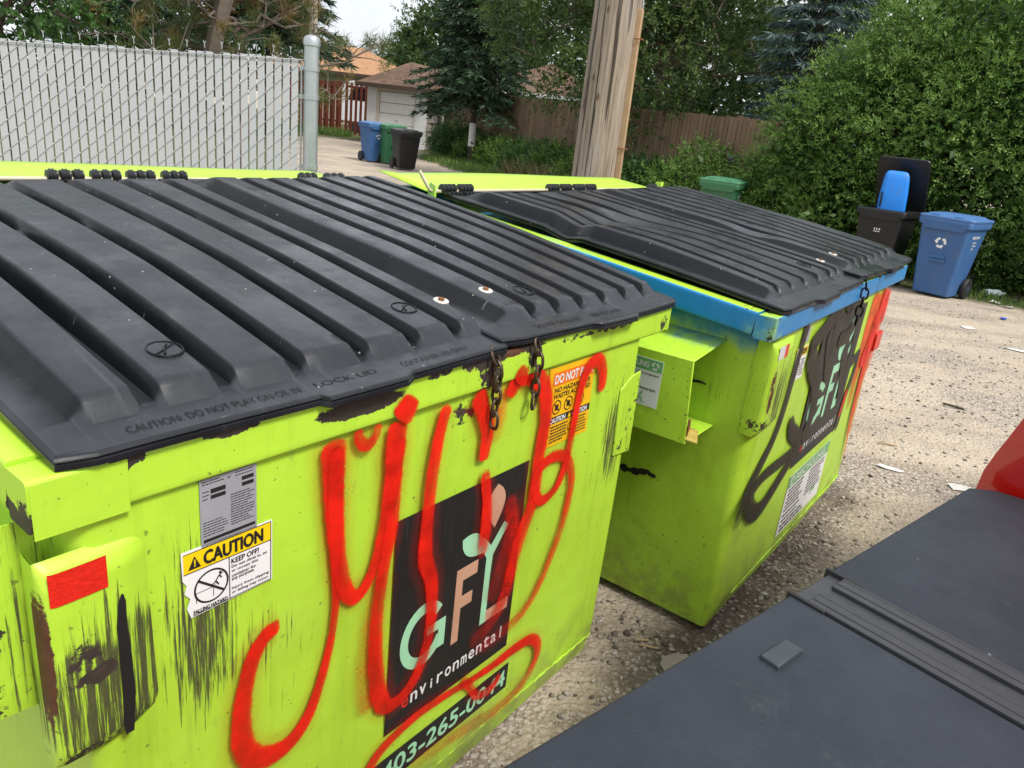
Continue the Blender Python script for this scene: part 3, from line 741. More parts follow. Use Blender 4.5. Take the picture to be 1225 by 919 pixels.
# red graffiti
RB = 1.0
red = [
 [(.456, 1.088, .033, 1), (.458, 1.04, .031, 1), (.461, .96, .025, 1), (.466, .89, .019, 1), (.471, .806, .013, 1), (.469, .726, .011, 1), (.453, .64, .013, 1), (.417, .543, .018, 1), (.371, .503, .024, 1), (.316, .511, .029, 1), (.284, .551, .028, 1), (.277, .618, .024, 1), (.286, .691, .021, 1), (.304, .745, .020, 1), (.330, .772, .019, 1), (.352, .775, .018, .95)],
 [(.462, 1.075, .020, 1), (.463, 1.0, .022, 1), (.470, .885, .022, .95), (.486, .795, .022, 1), (.510, .752, .020, 1), (.538, .757, .018, .95), (.565, .804, .018, .9), (.584, .879, .022, .9), (.596, .964, .026, .95), (.600, 1.04, .030, 1), (.603, 1.085, .030, 1)],
 [(.508, 1.092, .013, .9), (.512, 1.072, .015, 1), (.528, 1.056, .015, 1), (.546, 1.066, .013, .9), (.556, 1.092, .012, .7)],
 [(.604, 1.06, .030, .95), (.600, .973, .026, 1), (.601, .871, .022, 1), (.586, .774, .020, 1), (.576, .67, .022, .8), (.580, .554, .026, .95), (.602, .448, .026, 1), (.635, .418, .022, 1), (.683, .432, .022, .8), (.722, .490, .022, .75), (.737, .583, .022, .8), (.728, .684, .024, .9), (.703, .754, .026, .95), (.701, .854, .022, .9), (.706, .948, .022, .95), (.718, 1.03, .020, 1), (.735, 1.085, .020, 1)],
 [(.595, .77, .030, .35), (.565, .66, .034, .4), (.556, .54, .036, .42), (.566, .44, .030, .45)],
 [(.822, 1.09, .030, 1), (.848, 1.04, .028, 1), (.868, .995, .026, 1), (.866, .945, .022, 1), (.863, .922, .018, .9)],
 [(.900, 1.085, .026, .45), (.905, 1.02, .030, .5), (.895, .955, .026, .35)],
 [(.872, .900, .020, .9), (.892, .816, .020, .95), (.898, .74, .026, .8), (.895, .665, .022, .45)],
 [(.935, 1.05, .024, .95), (.955, 1.088, .026, 1), (1.01, 1.086, .030, 1), (1.062, 1.05, .030, 1), (1.085, .973, .030, 1), (1.078, .866, .028, .95), (1.076, .75, .030, .9), (1.040, .661, .034, .75), (1.022, .587, .032, .7), (.998, .502, .030, .6), (.950, .452, .026, .45), (.88, .43, .024, .3)],
 [(.975, .80, .030, .5), (1.00, .70, .036, .55), (.975, .60, .034, .4), (.945, .52, .03, .35)],
 [(1.332, .975, .022, .85), (1.325, 1.03, .024, 1), (1.298, 1.068, .024, 1), (1.258, 1.066, .022, 1), (1.230, 1.02, .020, 1), (1.220, .952, .018, .95), (1.207, .826, .018, .95), (1.178, .756, .018, .95), (1.117, .736, .018, 1), (1.079, .777, .018, 1), (1.080, .827, .018, 1), (1.140, .848, .020, 1), (1.205, .825, .020, .95), (1.246, .745, .020, .8), (1.231, .625, .020, .75), (1.181, .510, .020, .7), (1.130, .440, .020, .65), (1.056, .403, .022, .5), (.907, .398, .022, .3)],
 [(.529, .150, .026, .9), (.555, .22, .024, .85), (.593, .300, .020, .85), (.691, .332, .017, .9), (.799, .330, .015, .9), (.902, .316, .014, .9), (.994, .308, .016, 1), (1.072, .309, .020, 1), (1.150, .300, .021, 1), (1.193, .258, .020, .9), (1.192, .205, .020, .75), (1.141, .158, .022, .6), (1.04, .140, .024, .5), (.902, .165, .024, .45), (.798, .180, .024, .4), (.70, .186, .022, .35)],
 [(.865, .34, .018, .7), (.90, .30, .016, .8), (.935, .25, .016, .7), (.99, .235, .018, .75), (1.03, .26, .016, .6)],
]
halo = [[(x, z, w*1.5+.004, d*.26) for x, z, w, d in st] for st in red]
ribbons('graffiti_overspray', halo, M['spray_red'], d1, YF-.0034)
ribbons('graffiti', red, M['spray_red'], d1, YF-.0058, .87)
ribbons('graffiti', [[(.600, 1.086, .030, 1), (.618, 1.108, .028, 1), (.632, 1.128, .022, .95)]], M['spray_red'], d1, -.0035)
ribbons('graffiti', [[(.945, 1.085, .02, .9), (.965, 1.105, .022, .9), (.975, 1.12, .016, .7)]], M['spray_red'], d1, -.0035)

# ================================================================ dumpster with the blue rim
d2 = empty('dumpster', (.7263, 2.0996, 0), YAW2, 'lime green dumpster with blue painted rim, black spray graffiti and a dented black lid', 'dumpster', BIN_GROUP)
W2 = 1.846
wear2 = field([blob(1.68, .9, .05, .2, .3), blob(.3, .03, 1.4, .04, .25), blob(1.28, 1.05, .08, .05, .5)])
scr2 = field([blob(.30, .9, .12, .2, 1.0), blob(1.0, .2, .8, .2, .12)])
def tint2(x, y, z):
    t = 0
    if x < .16 and y > .05: t = max(0, 1.05-(ztop(y)-.08-z)/.11)*.8
    return t
shell(d2, .088, 1.672, .104, 1.706, .020, 1.60, wear2, scr2, field([blob(1.30, 1.06, .06, .04, .5)]), tint2, rc=.065)
def rim_wear2(x, y, z):
    w = .30 if (y < .12 and x < .10) else 0
    if y < .08 and abs(x-1.28) < .10: w += .55*(1-abs(x-1.28)/.10)
    if z > 1.155+.096*max(y, 0) or z < 1.095+.096*max(y, 0): w += .14
    return w
rim(d2, W2, [M['blue_rim'], M['lime']], rim_wear2, lambda x, y, z: .45*max(0, 1-abs(x-1.28)/.08) if y < .08 and z < 1.12 else 0,
    lambda x, y, z: (.40*max(0, 1-max(x, y)/.14)+.12 if (y < .14 and x < .14) else (.30 if y > .6 and x < .5 else .05)), topmat=1)
rear_panel(d2, W2, 1.322, .034)
gp, S2c = guard_plate(d2, .080, .310, .765, 1.072, .020, .022, field([blob(.10, .9, .05, .16, .3), blob(.13, .80, .1, .03, .5)]), field([blob(.19, .90, .15, .18, 1.15), blob(.24, .85, .08, .12, .8)]), field([blob(.105, .94, .03, .10, .70), blob(.115, .86, .025, .06, .6)]))
conform(d2, 'white_reflector', S2c, .092, .142, 1.020, 1.062, M['reflect_white'])
conform(d2, 'red_reflector', S2c, .143, .178, 1.020, 1.062, M['reflect_red'])
mb = MB(); mb.box(1.60, 1.712, .004, .019, .775, .86); mb.build('red_reflector', M['reflect_red'], d2, bevel=.003)
mb = MB(); mb.tube([(.25+i*.012, .0195+.001*math.sin(i*1.9), .106+.0012*math.sin(i*2.7)) for i in range(120)], .0034, 6); mb.build('weld_bead', M['lime'], d2, smooth=60)
mb = MB()
for x in (.3, 1.40): mb.box(x, x+.16, .06, 1.4, .0, .035)
mb.build('skid', M['lime'], d2, bevel=.004)
pk2 = fork_pocket(d2, .09, -.122, .150, 1.25, .752, 1.012, .035, tinted=True)
fork_pocket(d2, 1.70, 1.90, .15, 1.25, .752, 1.012, .035)
# gouge low on the shaded side wall
mb = MB(); r_ = random.Random(4)
for k in range(9):
    y = .33+k*.022+r_.uniform(-.006, .006); z = .515-k*.0035+r_.uniform(-.006, .006); w, hh = r_.uniform(.012, .022), r_.uniform(.006, .013)
    mb.add([(.0960-k*.00008, y+w*math.cos(t)*(1+.3*r_.random()), z+hh*math.sin(t)*(1+.5*r_.random())) for t in [2*math.pi*q/9 for q in range(9)]], [tuple(range(9))])
mb.build('gouge', M['ink'], d2)
mb = MB(); mb.tube([(.089, .20+.012*k, .885+.002*math.sin(k)) for k in range(11)], [.002+.004*math.sin(.3*k) for k in range(11)], 5); mb.build('gouge', M['ink'], d2)

# dented left lid: the wall of the first rib is buckled and the middle has sagged
def dent(x, y, z):
    g = math.exp(-((x-.50)/.22)**2-((y-.80)/.20)**2)
    lift = .008*max(0, 1-x/.5)*math.sin(math.pi*min(1, max(0, (y-.02)/1.3)))
    yc = .80+.10*(x-.15)                                           # fold line across the lid
    fold = max(0, 1-abs(y-yc)/(.07+.16*x))*math.exp(-((x-.22)/.30)**2)
    x2 = x+.030*fold-.07*max(0, y-.80)*max(0, min(1, (x-.2)/.25))*max(0, min(1, (.95-x)/.3))
    rip = .006*math.sin(40*(x-.30*y))*math.exp(-((x-.52)/.16)**2)*math.exp(-((y-.95)/.22)**2)
    return x2, y, z+lift+rip-.030*fold-.018*g
lidC = Lid(.058, .955, [.100, .205, .330, .475, .630, .780, .870], .93, z0=1.180, slope=.104, tab=(.36, .57), first=.032, H=.040, crown=.004, warp=dent)
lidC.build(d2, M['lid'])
def dent2(x, y, z):
    g = math.exp(-((x-1.02)/.10)**2-((y-.5)/.10)**2)
    return x, y, z-.02*g
lidD = Lid(.935, 1.862, [.985, 1.120, 1.235, 1.350, 1.470, 1.590, 1.710], 1.83, z0=1.196, slope=.100, tab=(1.36, 1.60), first=.040, H=.038, crown=.004, warp=dent2)
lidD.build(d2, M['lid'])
for lid, x in ((lidC, .905), (lidD, 1.065)):
    b, c, i, k, nn = lid_disc(lid, x, .155, .0175); w = b.build('washer', M['washer'], d2, smooth=40)
    hb = MB(); hb.loft([[c+(i*math.cos(t)+k*math.sin(t))*.007+nn*h for t in [2*math.pi*q/6 for q in range(6)]] for h in (.002, .007)], True, True)
    hb.build('bolt_head', M['rust'], w)
lid_ring(lidC, .715, .16, .026).build('moulded_symbol', M['lid'], d2, smooth=60)
for a, b, n in ((.03, .115, 4), (.13, .215, 4), (.74, .83, 4), (.845, .93, 4), (.955, 1.05, 4), (1.065, 1.15, 4), (1.72, 1.80, 4)):
    hinge(d2, a+.012, b+.012, 1.352, 1.336, n)
hk = MB(); hk.tube([(.02, 1.352, 1.326), (.004, 1.352, 1.326), (-.012, 1.356, 1.332), (-.022, 1.362, 1.348), (-.036, 1.380, 1.385), (-.040, 1.386, 1.397)], .007, 8); hk.build('bent_rod_end', M['pale_rod'], d2, smooth=60)
br = MB(); br.prism([(-.004, 1.335, 1.27), (-.004, 1.372, 1.27), (-.004, 1.372, 1.345), (-.004, 1.36, 1.36), (-.004, 1.335, 1.35)], (.008, 0, 0)); br.build('hinge_bracket', M['lime'], d2, bevel=.002, attrs={'tint': lambda x, y, z: .4})
br = MB(); br.prism([(1.845, 1.335, 1.30), (1.845, 1.372, 1.30), (1.845, 1.372, 1.36), (1.845, 1.335, 1.365)], (.03, 0, 0)); br.build('hinge_bracket', M['lime'], d2, bevel=.002)
chain(d2, 'chain', [(.985, .03, 1.178), (.982, .0, 1.180), (.984, -.012, 1.16), (.990, -.014, 1.11), (.996, -.010, 1.05), (1.0, -.008, 1.0)], M['black_chain'], link=.044)

YF2 = .0165
logo_panel(d2, .655, 1.255, .47, 1.055, YF2, 0)
sh = Sheet((0, YF2, 0)); sh.rect(.690, 1.250, .155, .425, .0008); st = sh.build('sorting_guide_sticker', [M['white']], d2)
tx = Sheet((0, YF2, 0)); h = .0014
tx.rect(.692, 1.248, .368, .423, h, 1); recycle_arrows(tx, .735, .396, .024, h+.0006, 2); tx.text('RECYCLING', .78, .396, .030, h+.0006, 2, w=.40, bold=.001)
tx.lines(.72, .95, .352, .262, 6, .009, h, seed=12); tx.lines(1.0, 1.23, .352, .235, 8, .008, h, seed=13); tx.lines(.72, .94, .238, .215, 2, .009, h, seed=14); tx.lines(.72, 1.1, .192, .172, 2, .011, h, seed=15)
tx.poly(leaf_poly(1.10, .205, 1.14, .235, .012), h, 1); tx.poly(leaf_poly(1.16, .205, 1.145, .245, .012), h, 1)
tx.build('lettering', [M['ink'], M['leafgreen'], M['white']], st)
sh = Sheet((0, YF2, 0)); sh.rect(.355, .475, .885, 1.005, .0008); st = sh.build('caution_sticker', [M['white']], d2)
tx = Sheet((0, YF2, 0)); tx.rect(.358, .472, .970, 1.002, .0013, 1); tx.text('CAUTION', .375, .986, .02, .0018, 0, w=.085, bold=.001); tx.ring(.393, .928, .022, .027, .0013); tx.lines(.425, .470, .955, .90, 7, .004, .0013, seed=21); tx.build('lettering', [M['ink'], M['yellow']], st)
sh = Sheet((0, YF2, 0)); sh.rect(.375, .455, 1.015, 1.075, .0008); st = sh.build('data_sticker', [M['sign_grey']], d2)

# recycling label on the pocket's outer wall (reads from the left)
sh = Sheet((-.1222, .415, 0), (0, -1, 0)); sh.rect(0, .155, .832, .982, .0008); st = sh.build('recycling_sticker', [M['white']], pk2)
tx = Sheet((-.1222, .415, 0), (0, -1, 0)); h = .0014
tx.rect(.002, .153, .945, .980, h, 1); tx.text('RECYCLING', .008, .962, .017, h+.0006, 2, w=.10, bold=.0006); recycle_arrows(tx, .130, .962, .013, h+.0006, 2)
for i, s in enumerate(('Yes - OCC Accepted', 'Cardboard', '', 'No Objects', 'No Foam Materials')):
    if s: tx.text(s, .010, .933-i*.0115, .0085, h, 0, w=min(.135, len(s)*.0078), bold=.0003)
tx.text('GFL', .066, .850, .017, h, 1, w=.045, bold=.0006); tx.poly(leaf_poly(.088, .862, .078, .876, .004), h, 1); tx.poly(leaf_poly(.092, .862, .103, .878, .004), h, 1)
tx.build('lettering', [M['ink'], M['leafgreen'], M['white']], st)

blk = [
 [(.405, 1.095, .026, 1), (.385, 1.0, .026, 1), (.372, .90, .026, 1), (.352, .78, .026, 1), (.310, .690, .028, 1), (.235, .620, .030, 1), (.170, .560, .034, .9), (.130, .480, .040, .7), (.120, .42, .042, .35)],
 [(.47, .735, .024, .9), (.530, .665, .036, 1), (.640, .605, .042, 1), (.690, .56, .040, 1), (.600, .515, .036, 1), (.483, .455, .036, 1), (.358, .410, .040, 1), (.255, .440, .044, 1), (.205, .52, .036, .9), (.309, .560, .030, .9), (.504, .556, .030, .9), (.63, .56, .03, .9)],
 [(.155, .50, .05, .5), (.16, .43, .06, .3), (.20, .36, .06, .15)],
 [(.505, .975, .045, 1), (.600, 1.015, .042, 1), (.740, 1.060, .040, 1), (.860, 1.080, .040, 1)],
 [(.520, .975, .050, 1), (.600, .90, .050, 1), (.690, .83, .050, 1), (.745, .74, .050, 1), (.760, .65, .045, 1), (.70, .57, .04, 1)],
 [(.72, 1.02, .04, 1), (.80, .90, .05, 1), (.86, .78, .03, .9)], [(1.02, .90, .04, 1), (1.10, .80, .05, 1), (1.16, .70, .05, 1), (1.20, .60, .05, 1)],
 [(.80, 1.075, .035, 1), (.805, 1.00, .035, 1), (.80, .93, .040, 1)],
 [(.88, 1.08, .03, 1), (1.0, 1.085, .032, 1), (1.09, 1.07, .034, 1), (1.10, .99, .036, 1), (1.02, .945, .034, 1), (.88, .945, .036, 1)],
 [(1.13, 1.08, .03, 1), (1.16, .98, .034, 1), (1.17, .88, .034, 1), (1.19, .80, .034, 1), (1.28, .80, .028, 1), (1.335, .81, .024, .9), (1.33, .72, .026, 1), (1.285, .58, .030, 1), (1.275, .46, .034, 1)],
]
ribbons('graffiti', blk, M['spray_black'], d2, YF2-.0030)
org = [
 [(1.42, 1.085, .075, .75), (1.41, .95, .08, .8), (1.41, .80, .075, .75), (1.42, .66, .06, .6), (1.45, .52, .04, .4)],
 [(1.53, 1.085, .08, .75), (1.55, .90, .08, .8), (1.56, .70, .07, .75), (1.60, .50, .05, .6), (1.64, .33, .04, .5)],
 [(1.62, 1.06, .05, .7), (1.63, .85, .05, .7), (1.635, .65, .04, .6)],
]
ribbons('graffiti', org, M['spray_orange'], d2, YF2-.0012)
rd2 = [
 [(1.60, 1.075, .06, 1), (1.575, 1.0, .06, 1), (1.545, .90, .05, .9), (1.525, .80, .045, 1), (1.515, .70, .030, 1), (1.525, .58, .026, .9), (1.55, .45, .024, .8), (1.61, .28, .02, .6), (1.66, .17, .018, .4)],
 [(1.64, 1.07, .03, .9), (1.65, .98, .028, .9), (1.655, .90, .028, .9)],
 [(1.49, .99, .03, .6), (1.48, .85, .03, .7), (1.45, .77, .045, .85), (1.50, .76, .04, .8)],
 [(1.29, .665, .022, .8), (1.275, .58, .022, .9), (1.25, .53, .018, .7)],
]
ribbons('graffiti', rd2, M['spray_red'], d2, YF2-.0052)
# ================================================================ pickup with the bed cover
M['truck_red'] = simple('truck_red', (.42, .008, .006), .22, 0, .06, 3, 0, 60, .5, 1.0)
def cover_mat():
    t = NT('bed_cover'); c = t.coord()
    b = t.mix(t.ss(t.noise(c, 2.5, 7, .7), .3, .7), (.016, .020, .028), (.030, .036, .047))
    st2 = t.ss(t.noise(c, 9, 6, .72), .56, .78); b = t.mix(t.math('MULTIPLY', st2, .42), b, (.085, .092, .10))
    sp = t.ss(t.n('TexVoronoi', {'Vector': c, 'Scale': 38.0}).outputs[0], .10, .05)
    sp = t.math('MULTIPLY', sp, t.ss(t.noise(c, 7, 3), .60, .66)); b = t.mix(t.math('MULTIPLY', sp, .5), b, (.35, .36, .37))
    scr = t.ss(t.noise(t.coord((4, 90, 4), rot=(0, 0, .6)), 2, 5, .6), .70, .78); b = t.mix(t.math('MULTIPLY', scr, .5), b, (.14, .15, .17))
    n = t.math('ADD', t.noise(c, 330, 3, .6), t.math('MULTIPLY', t.noise(c, 130, 3), .6))
    return t.done(t.bsdf(color=b, rough=t.math('ADD', .42, t.math('MULTIPLY', t.noise(c, 6, 4), .2)), spec=.3, normal=t.bump(n, .35, .0025)))
M['cover'] = cover_mat()
M['rubber'] = simple('black_rubber', (.014, .014, .015), .65, 0, .3, 20, .3, 80)
M['seal'] = simple('cover_trim', (.035, .037, .042), .5, 0, .3, 40)
M['glass'] = simple('dark_glass', (.01, .012, .014), .06, 0, .1, 3)
M['alloy'] = simple('alloy', (.35, .36, .37), .35, .6)
M['lamp'] = simple('red_lamp_glass', (.35, .01, .008), .15, 0, .2, 30, 0, 60, .5, 1)
M['headlamp'] = simple('clear_lamp', (.6, .62, .65), .12, .2)
tk = empty('pickup_truck', (0, 0, 0), R(42.16), 'red pickup truck with a grey hard folding bed cover, parked facing away', 'pickup truck')
YL, YR = .417, -1.060
H = 1.0
# bed
mb = MB()
mb.box(-.46, 1.735, YL-.075, YL-.012, .52, .965); mb.box(-.46, 1.735, YR+.012, YR+.075, .52, .965)
mb.box(-.40, 1.72, YL-.075, YR+.075, .52, .56); mb.box(1.69, 1.735, YR+.075, YL-.075, .56, .965)
mb.build('bed', M['truck_red'], tk, bevel=.012)
tg = MB(); tg.box(-.515, -.465, YR+.03, YL-.03, .55, .96); o = tg.build('tailgate', M['truck_red'], tk, bevel=.012)
hd = MB(); hd.box(-.524, -.514, -.45, -.20, .82, .90); hd.build('handle', M['rubber'], o, bevel=.004)
for y in (YL-.075, YR+.015):
    l = MB(); l.box(-.522, -.462, y, y+.06, .62, .90); l.build('tail_light', M['lamp'], tk, bevel=.006)
bp = MB(); bp.box(-.66, -.53, YR, YL, .40, .52); bp.build('rear_bumper', M['alloy'], tk, bevel=.02)
# cover: two thick panels, a hinge between them
cv = MB()
def panel(s0, s1, chamfer):
    if chamfer: pts = [(s0, YR), (s1, YR), (s1, YL-.086), (s1-.011, YL-.040), (s1-.054, YL), (s0, YL)]
    else: pts = [(s0, YR), (s1, YR), (s1, YL), (s0, YL)]
    m = MB(); m.prism([(a, b, H-.034) for a, b in pts], (0, 0, .034)); return m
ct = panel(-.48, .978, False).build('cover_panel', M['cover'], tk, bevel=.0045, seg=3)
ct2 = panel(1.092, 1.735, True).build('cover_panel', M['cover'], tk, bevel=.0045, seg=3)
m = MB(); m.box(.976, 1.094, YR+.002, YL-.002, H-.036, H-.0035)
hs = m.build('cover_hinge', M['seal'], tk, bevel=.002)
m = MB()
for a, b, hgt in ((.980, 1.018, .0035), (1.052, 1.090, .0035)):
    m = MB(); m.box(a, b, YR+.03, YL-.027, H-.004, H+hgt)
    m.box(a+.012, a+.016, YR+.03, YL-.027, H+hgt-.001, H+hgt+.0016); m.box(b-.008, b-.005, YR+.03, YL-.027, H+hgt-.001, H+hgt+.0012)
    m.build('hinge_strip', M['seal'], hs, bevel=.0012)
for a in (.9745, 1.0895):
    m = MB(); m.box(a, a+.006, YL-.055, YL+.004, H-.030, H+.0045); m.build('end_cap', M['rubber'], hs, bevel=.001)
m = MB(); m.hexa([(.806, YL-.084, H-.001), (.868, YL-.084, H-.001), (.868, YL-.056, H-.001), (.806, YL-.056, H-.001), (.807, YL-.083, H+.0065), (.867, YL-.083, H+.0065), (.867, YL-.057, H+.0065), (.807, YL-.057, H+.0065)])
m.build('rubber_pad', simple('pad_rubber', (.030, .040, .046), .5, 0, .35, 70), tk, bevel=.0015)
# cab
def cab_ring(s, zs):
    """half sections along the cab: list of (half width, z)"""
    yc = (YL+YR)/2; hw0 = (YL-YR)/2
    return [(s, yc+hw0*w, z) for w, z in zs] + [(s, yc-hw0*w, z) for w, z in zs[::-1]]
low = [(.93, .42), (1.0, .60), (1.005, .80), (1.01, .955), (1.005, 1.02), (.99, 1.065), (.974, 1.105), (.955, 1.155), (.905, 1.30), (.85, 1.45)]
top = low + [(.79, 1.56), (.70, 1.615), (.30, 1.64)]
hood = [(.93, .42), (.97, .5), (1.0, .60), (1.0, .80), (.99, .92), (.96, .985), (.90, 1.02), (.84, 1.03), (.80, 1.035), (.70, 1.04), (.5, 1.045), (.35, 1.05), (.2, 1.05)]
slope = [(.93, .42), (.97, .5), (1.0, .60), (1.0, .80), (.99, .94), (.96, .995), (.91, 1.02), (.87, 1.03), (.84, 1.035), (.80, 1.04), (.6, 1.05), (.4, 1.055), (.2, 1.06)]
rings = [cab_ring(1.758, top), cab_ring(1.80, top), cab_ring(2.6, [(w, z+.01*(z > 1.2)) for w, z in top]), cab_ring(3.0, top), cab_ring(3.62, slope), cab_ring(4.2, hood), cab_ring(4.55, [(w*.98, z-.03*(z > .9)) for w, z in hood]), cab_ring(4.72, [(w*.93, min(z, .86)) for w, z in hood])]
mb = MB(); mb.loft([[Vector(p) for p in r] for r in rings], True, True)
cb = mb.build('cab', M['truck_red'], tk, smooth=38)
yc = (YL+YR)/2
def lerp3(a, b, t): return [a[i]+(b[i]-a[i])*t for i in range(3)]
for sgn in (1, -1):
    yy = lambda w: yc+sgn*(YL-YR)/2*w
    q = [(1.95, yy(.974)+sgn*.004, 1.115), (2.95, yy(.974)+sgn*.004, 1.115), (2.86, yy(.835)+sgn*.006, 1.50), (2.0, yy(.835)+sgn*.006, 1.50)]
    mb = MB(); mb.prism(q, (0, sgn*.006, 0)); mb.build('side_window', M['glass'], tk)
    mb = MB(); mb.box(1.93, 3.05, yy(1.0)-.004, yy(1.0)+.004, .50, .505); mb.box(3.05, 3.056, yy(1.0)-.004, yy(1.0)+.004, .5, .94); mb.box(1.93, 1.936, yy(1.0)-.004, yy(1.0)+.004, .5, .94)
    mb.build('door_gap', M['rubber'], tk)
    mb = MB(); mb.box(2.05, 2.22, yy(1.0)+sgn*.0-.016, yy(1.0)+.016, .86, .89); mb.build('door_handle', M['truck_red'], tk, bevel=.005)
    mb = MB(); mb.box(2.98, 3.10, yy(1.0)-.0+(sgn*.02 if sgn > 0 else -.16), yy(1.0)+(.16 if sgn > 0 else -.02), 1.02, 1.16); mb.build('wing_mirror', M['rubber'], tk, bevel=.02)
mb = MB(); mb.prism([(1.750, yc-.50, 1.12), (1.750, yc+.50, 1.12), (1.750, yc+.44, 1.48), (1.750, yc-.44, 1.48)], (.006, 0, 0)); mb.build('rear_window', M['glass'], tk)
mb = MB(); mb.add([(3.60, yc-.60, 1.075), (3.60, yc+.60, 1.075), (3.03, yc+.48, 1.595), (3.03, yc-.48, 1.595)], [(0, 1, 2, 3)]); mb.build('windscreen', M['glass'], tk, solid=.006)
for y in (yc-.58, yc+.38):
    mb = MB(); mb.box(4.66, 4.735, y, y+.20, .70, .83); mb.build('headlight', M['headlamp'], tk, bevel=.012)
mb = MB(); mb.box(4.68, 4.74, yc-.34, yc+.34, .62, .82); mb.build('grille', M['rubber'], tk, bevel=.01)
mb = MB(); mb.box(4.66, 4.80, YR+.04, YL-.04, .42, .58); mb.build('front_bumper', M['alloy'], tk, bevel=.03)
mb = MB(); mb.box(-.3, 4.5, yc-.35, yc+.35, .34, .50); mb.build('chassis', M['rubber'], tk, bevel=.02)
for s in (.42, 3.95):
    for sgn in (1, -1):
        y = yc+sgn*(.735-.13)
        mb = MB(); r = .36
        mb.lathe([(.20, -.11), (r-.03, -.115), (r, -.08), (r, .08), (r-.03, .115), (.20, .11)], 'y', (s, y, r), 32)
        w = mb.build('wheel', M['rubber'], tk, smooth=40)
        mb = MB(); mb.lathe([(.03, sgn*.08), (.10, sgn*.095), (.19, sgn*.10), (.205, sgn*.112), (.205, sgn*.02)], 'y', (s, y, r), 28); mb.build('rim', M['alloy'], w, smooth=40)

# ================================================================ wheeled carts
def plastic(name, col, rough=.42, dirt=1.0):
    t = NT(name); c = t.coord()
    b = t.mix(t.noise(c, 4, 5), tuple(x*.82 for x in col), tuple(min(1, x*1.15) for x in col))
    scr = t.ss(t.noise(t.coord((18, 18, 3)), 2.2, 6, .7), .60, .76); b = t.mix(t.math('MULTIPLY', scr, .22), b, (.25, .25, .25))
    low = t.math('MULTIPLY', t.ss(t.noise(t.coord((5, 5, 2)), 2.0, 5, .65), .50, .72), .25*dirt); b = t.mix(low, b, (.14, .12, .095))
    return t.done(t.bsdf(color=b, rough=t.math('ADD', rough, t.math('MULTIPLY', t.noise(c, 9, 3), .15)), spec=.45))
M['cart_blue'] = plastic('cart_blue', (.040, .115, .285))
M['cart_blue_lid'] = plastic('cart_blue_lid', (.065, .165, .38))
M['cart_green'] = plastic('cart_green', (.030, .135, .055))
M['cart_green_lid'] = plastic('cart_green_lid', (.055, .20, .10))
M['cart_black'] = plastic('cart_black', (.008, .0085, .0095), .36, .25)
M['tub_blue'] = plastic('bright_blue', (.010, .21, .72), .35)
def rrect(hx, hy, r, z, cy=0, n=5):
    out = []
    for (sx, sy, a0) in ((1, 1, 0), (-1, 1, 90), (-1, -1, 180), (1, -1, 270)):
        for k in range(n+1): t = R(a0+90*k/n); out.append((sx*(hx-r)+r*math.cos(t), cy+sy*(hy-r)+r*math.sin(t), z))
    return out
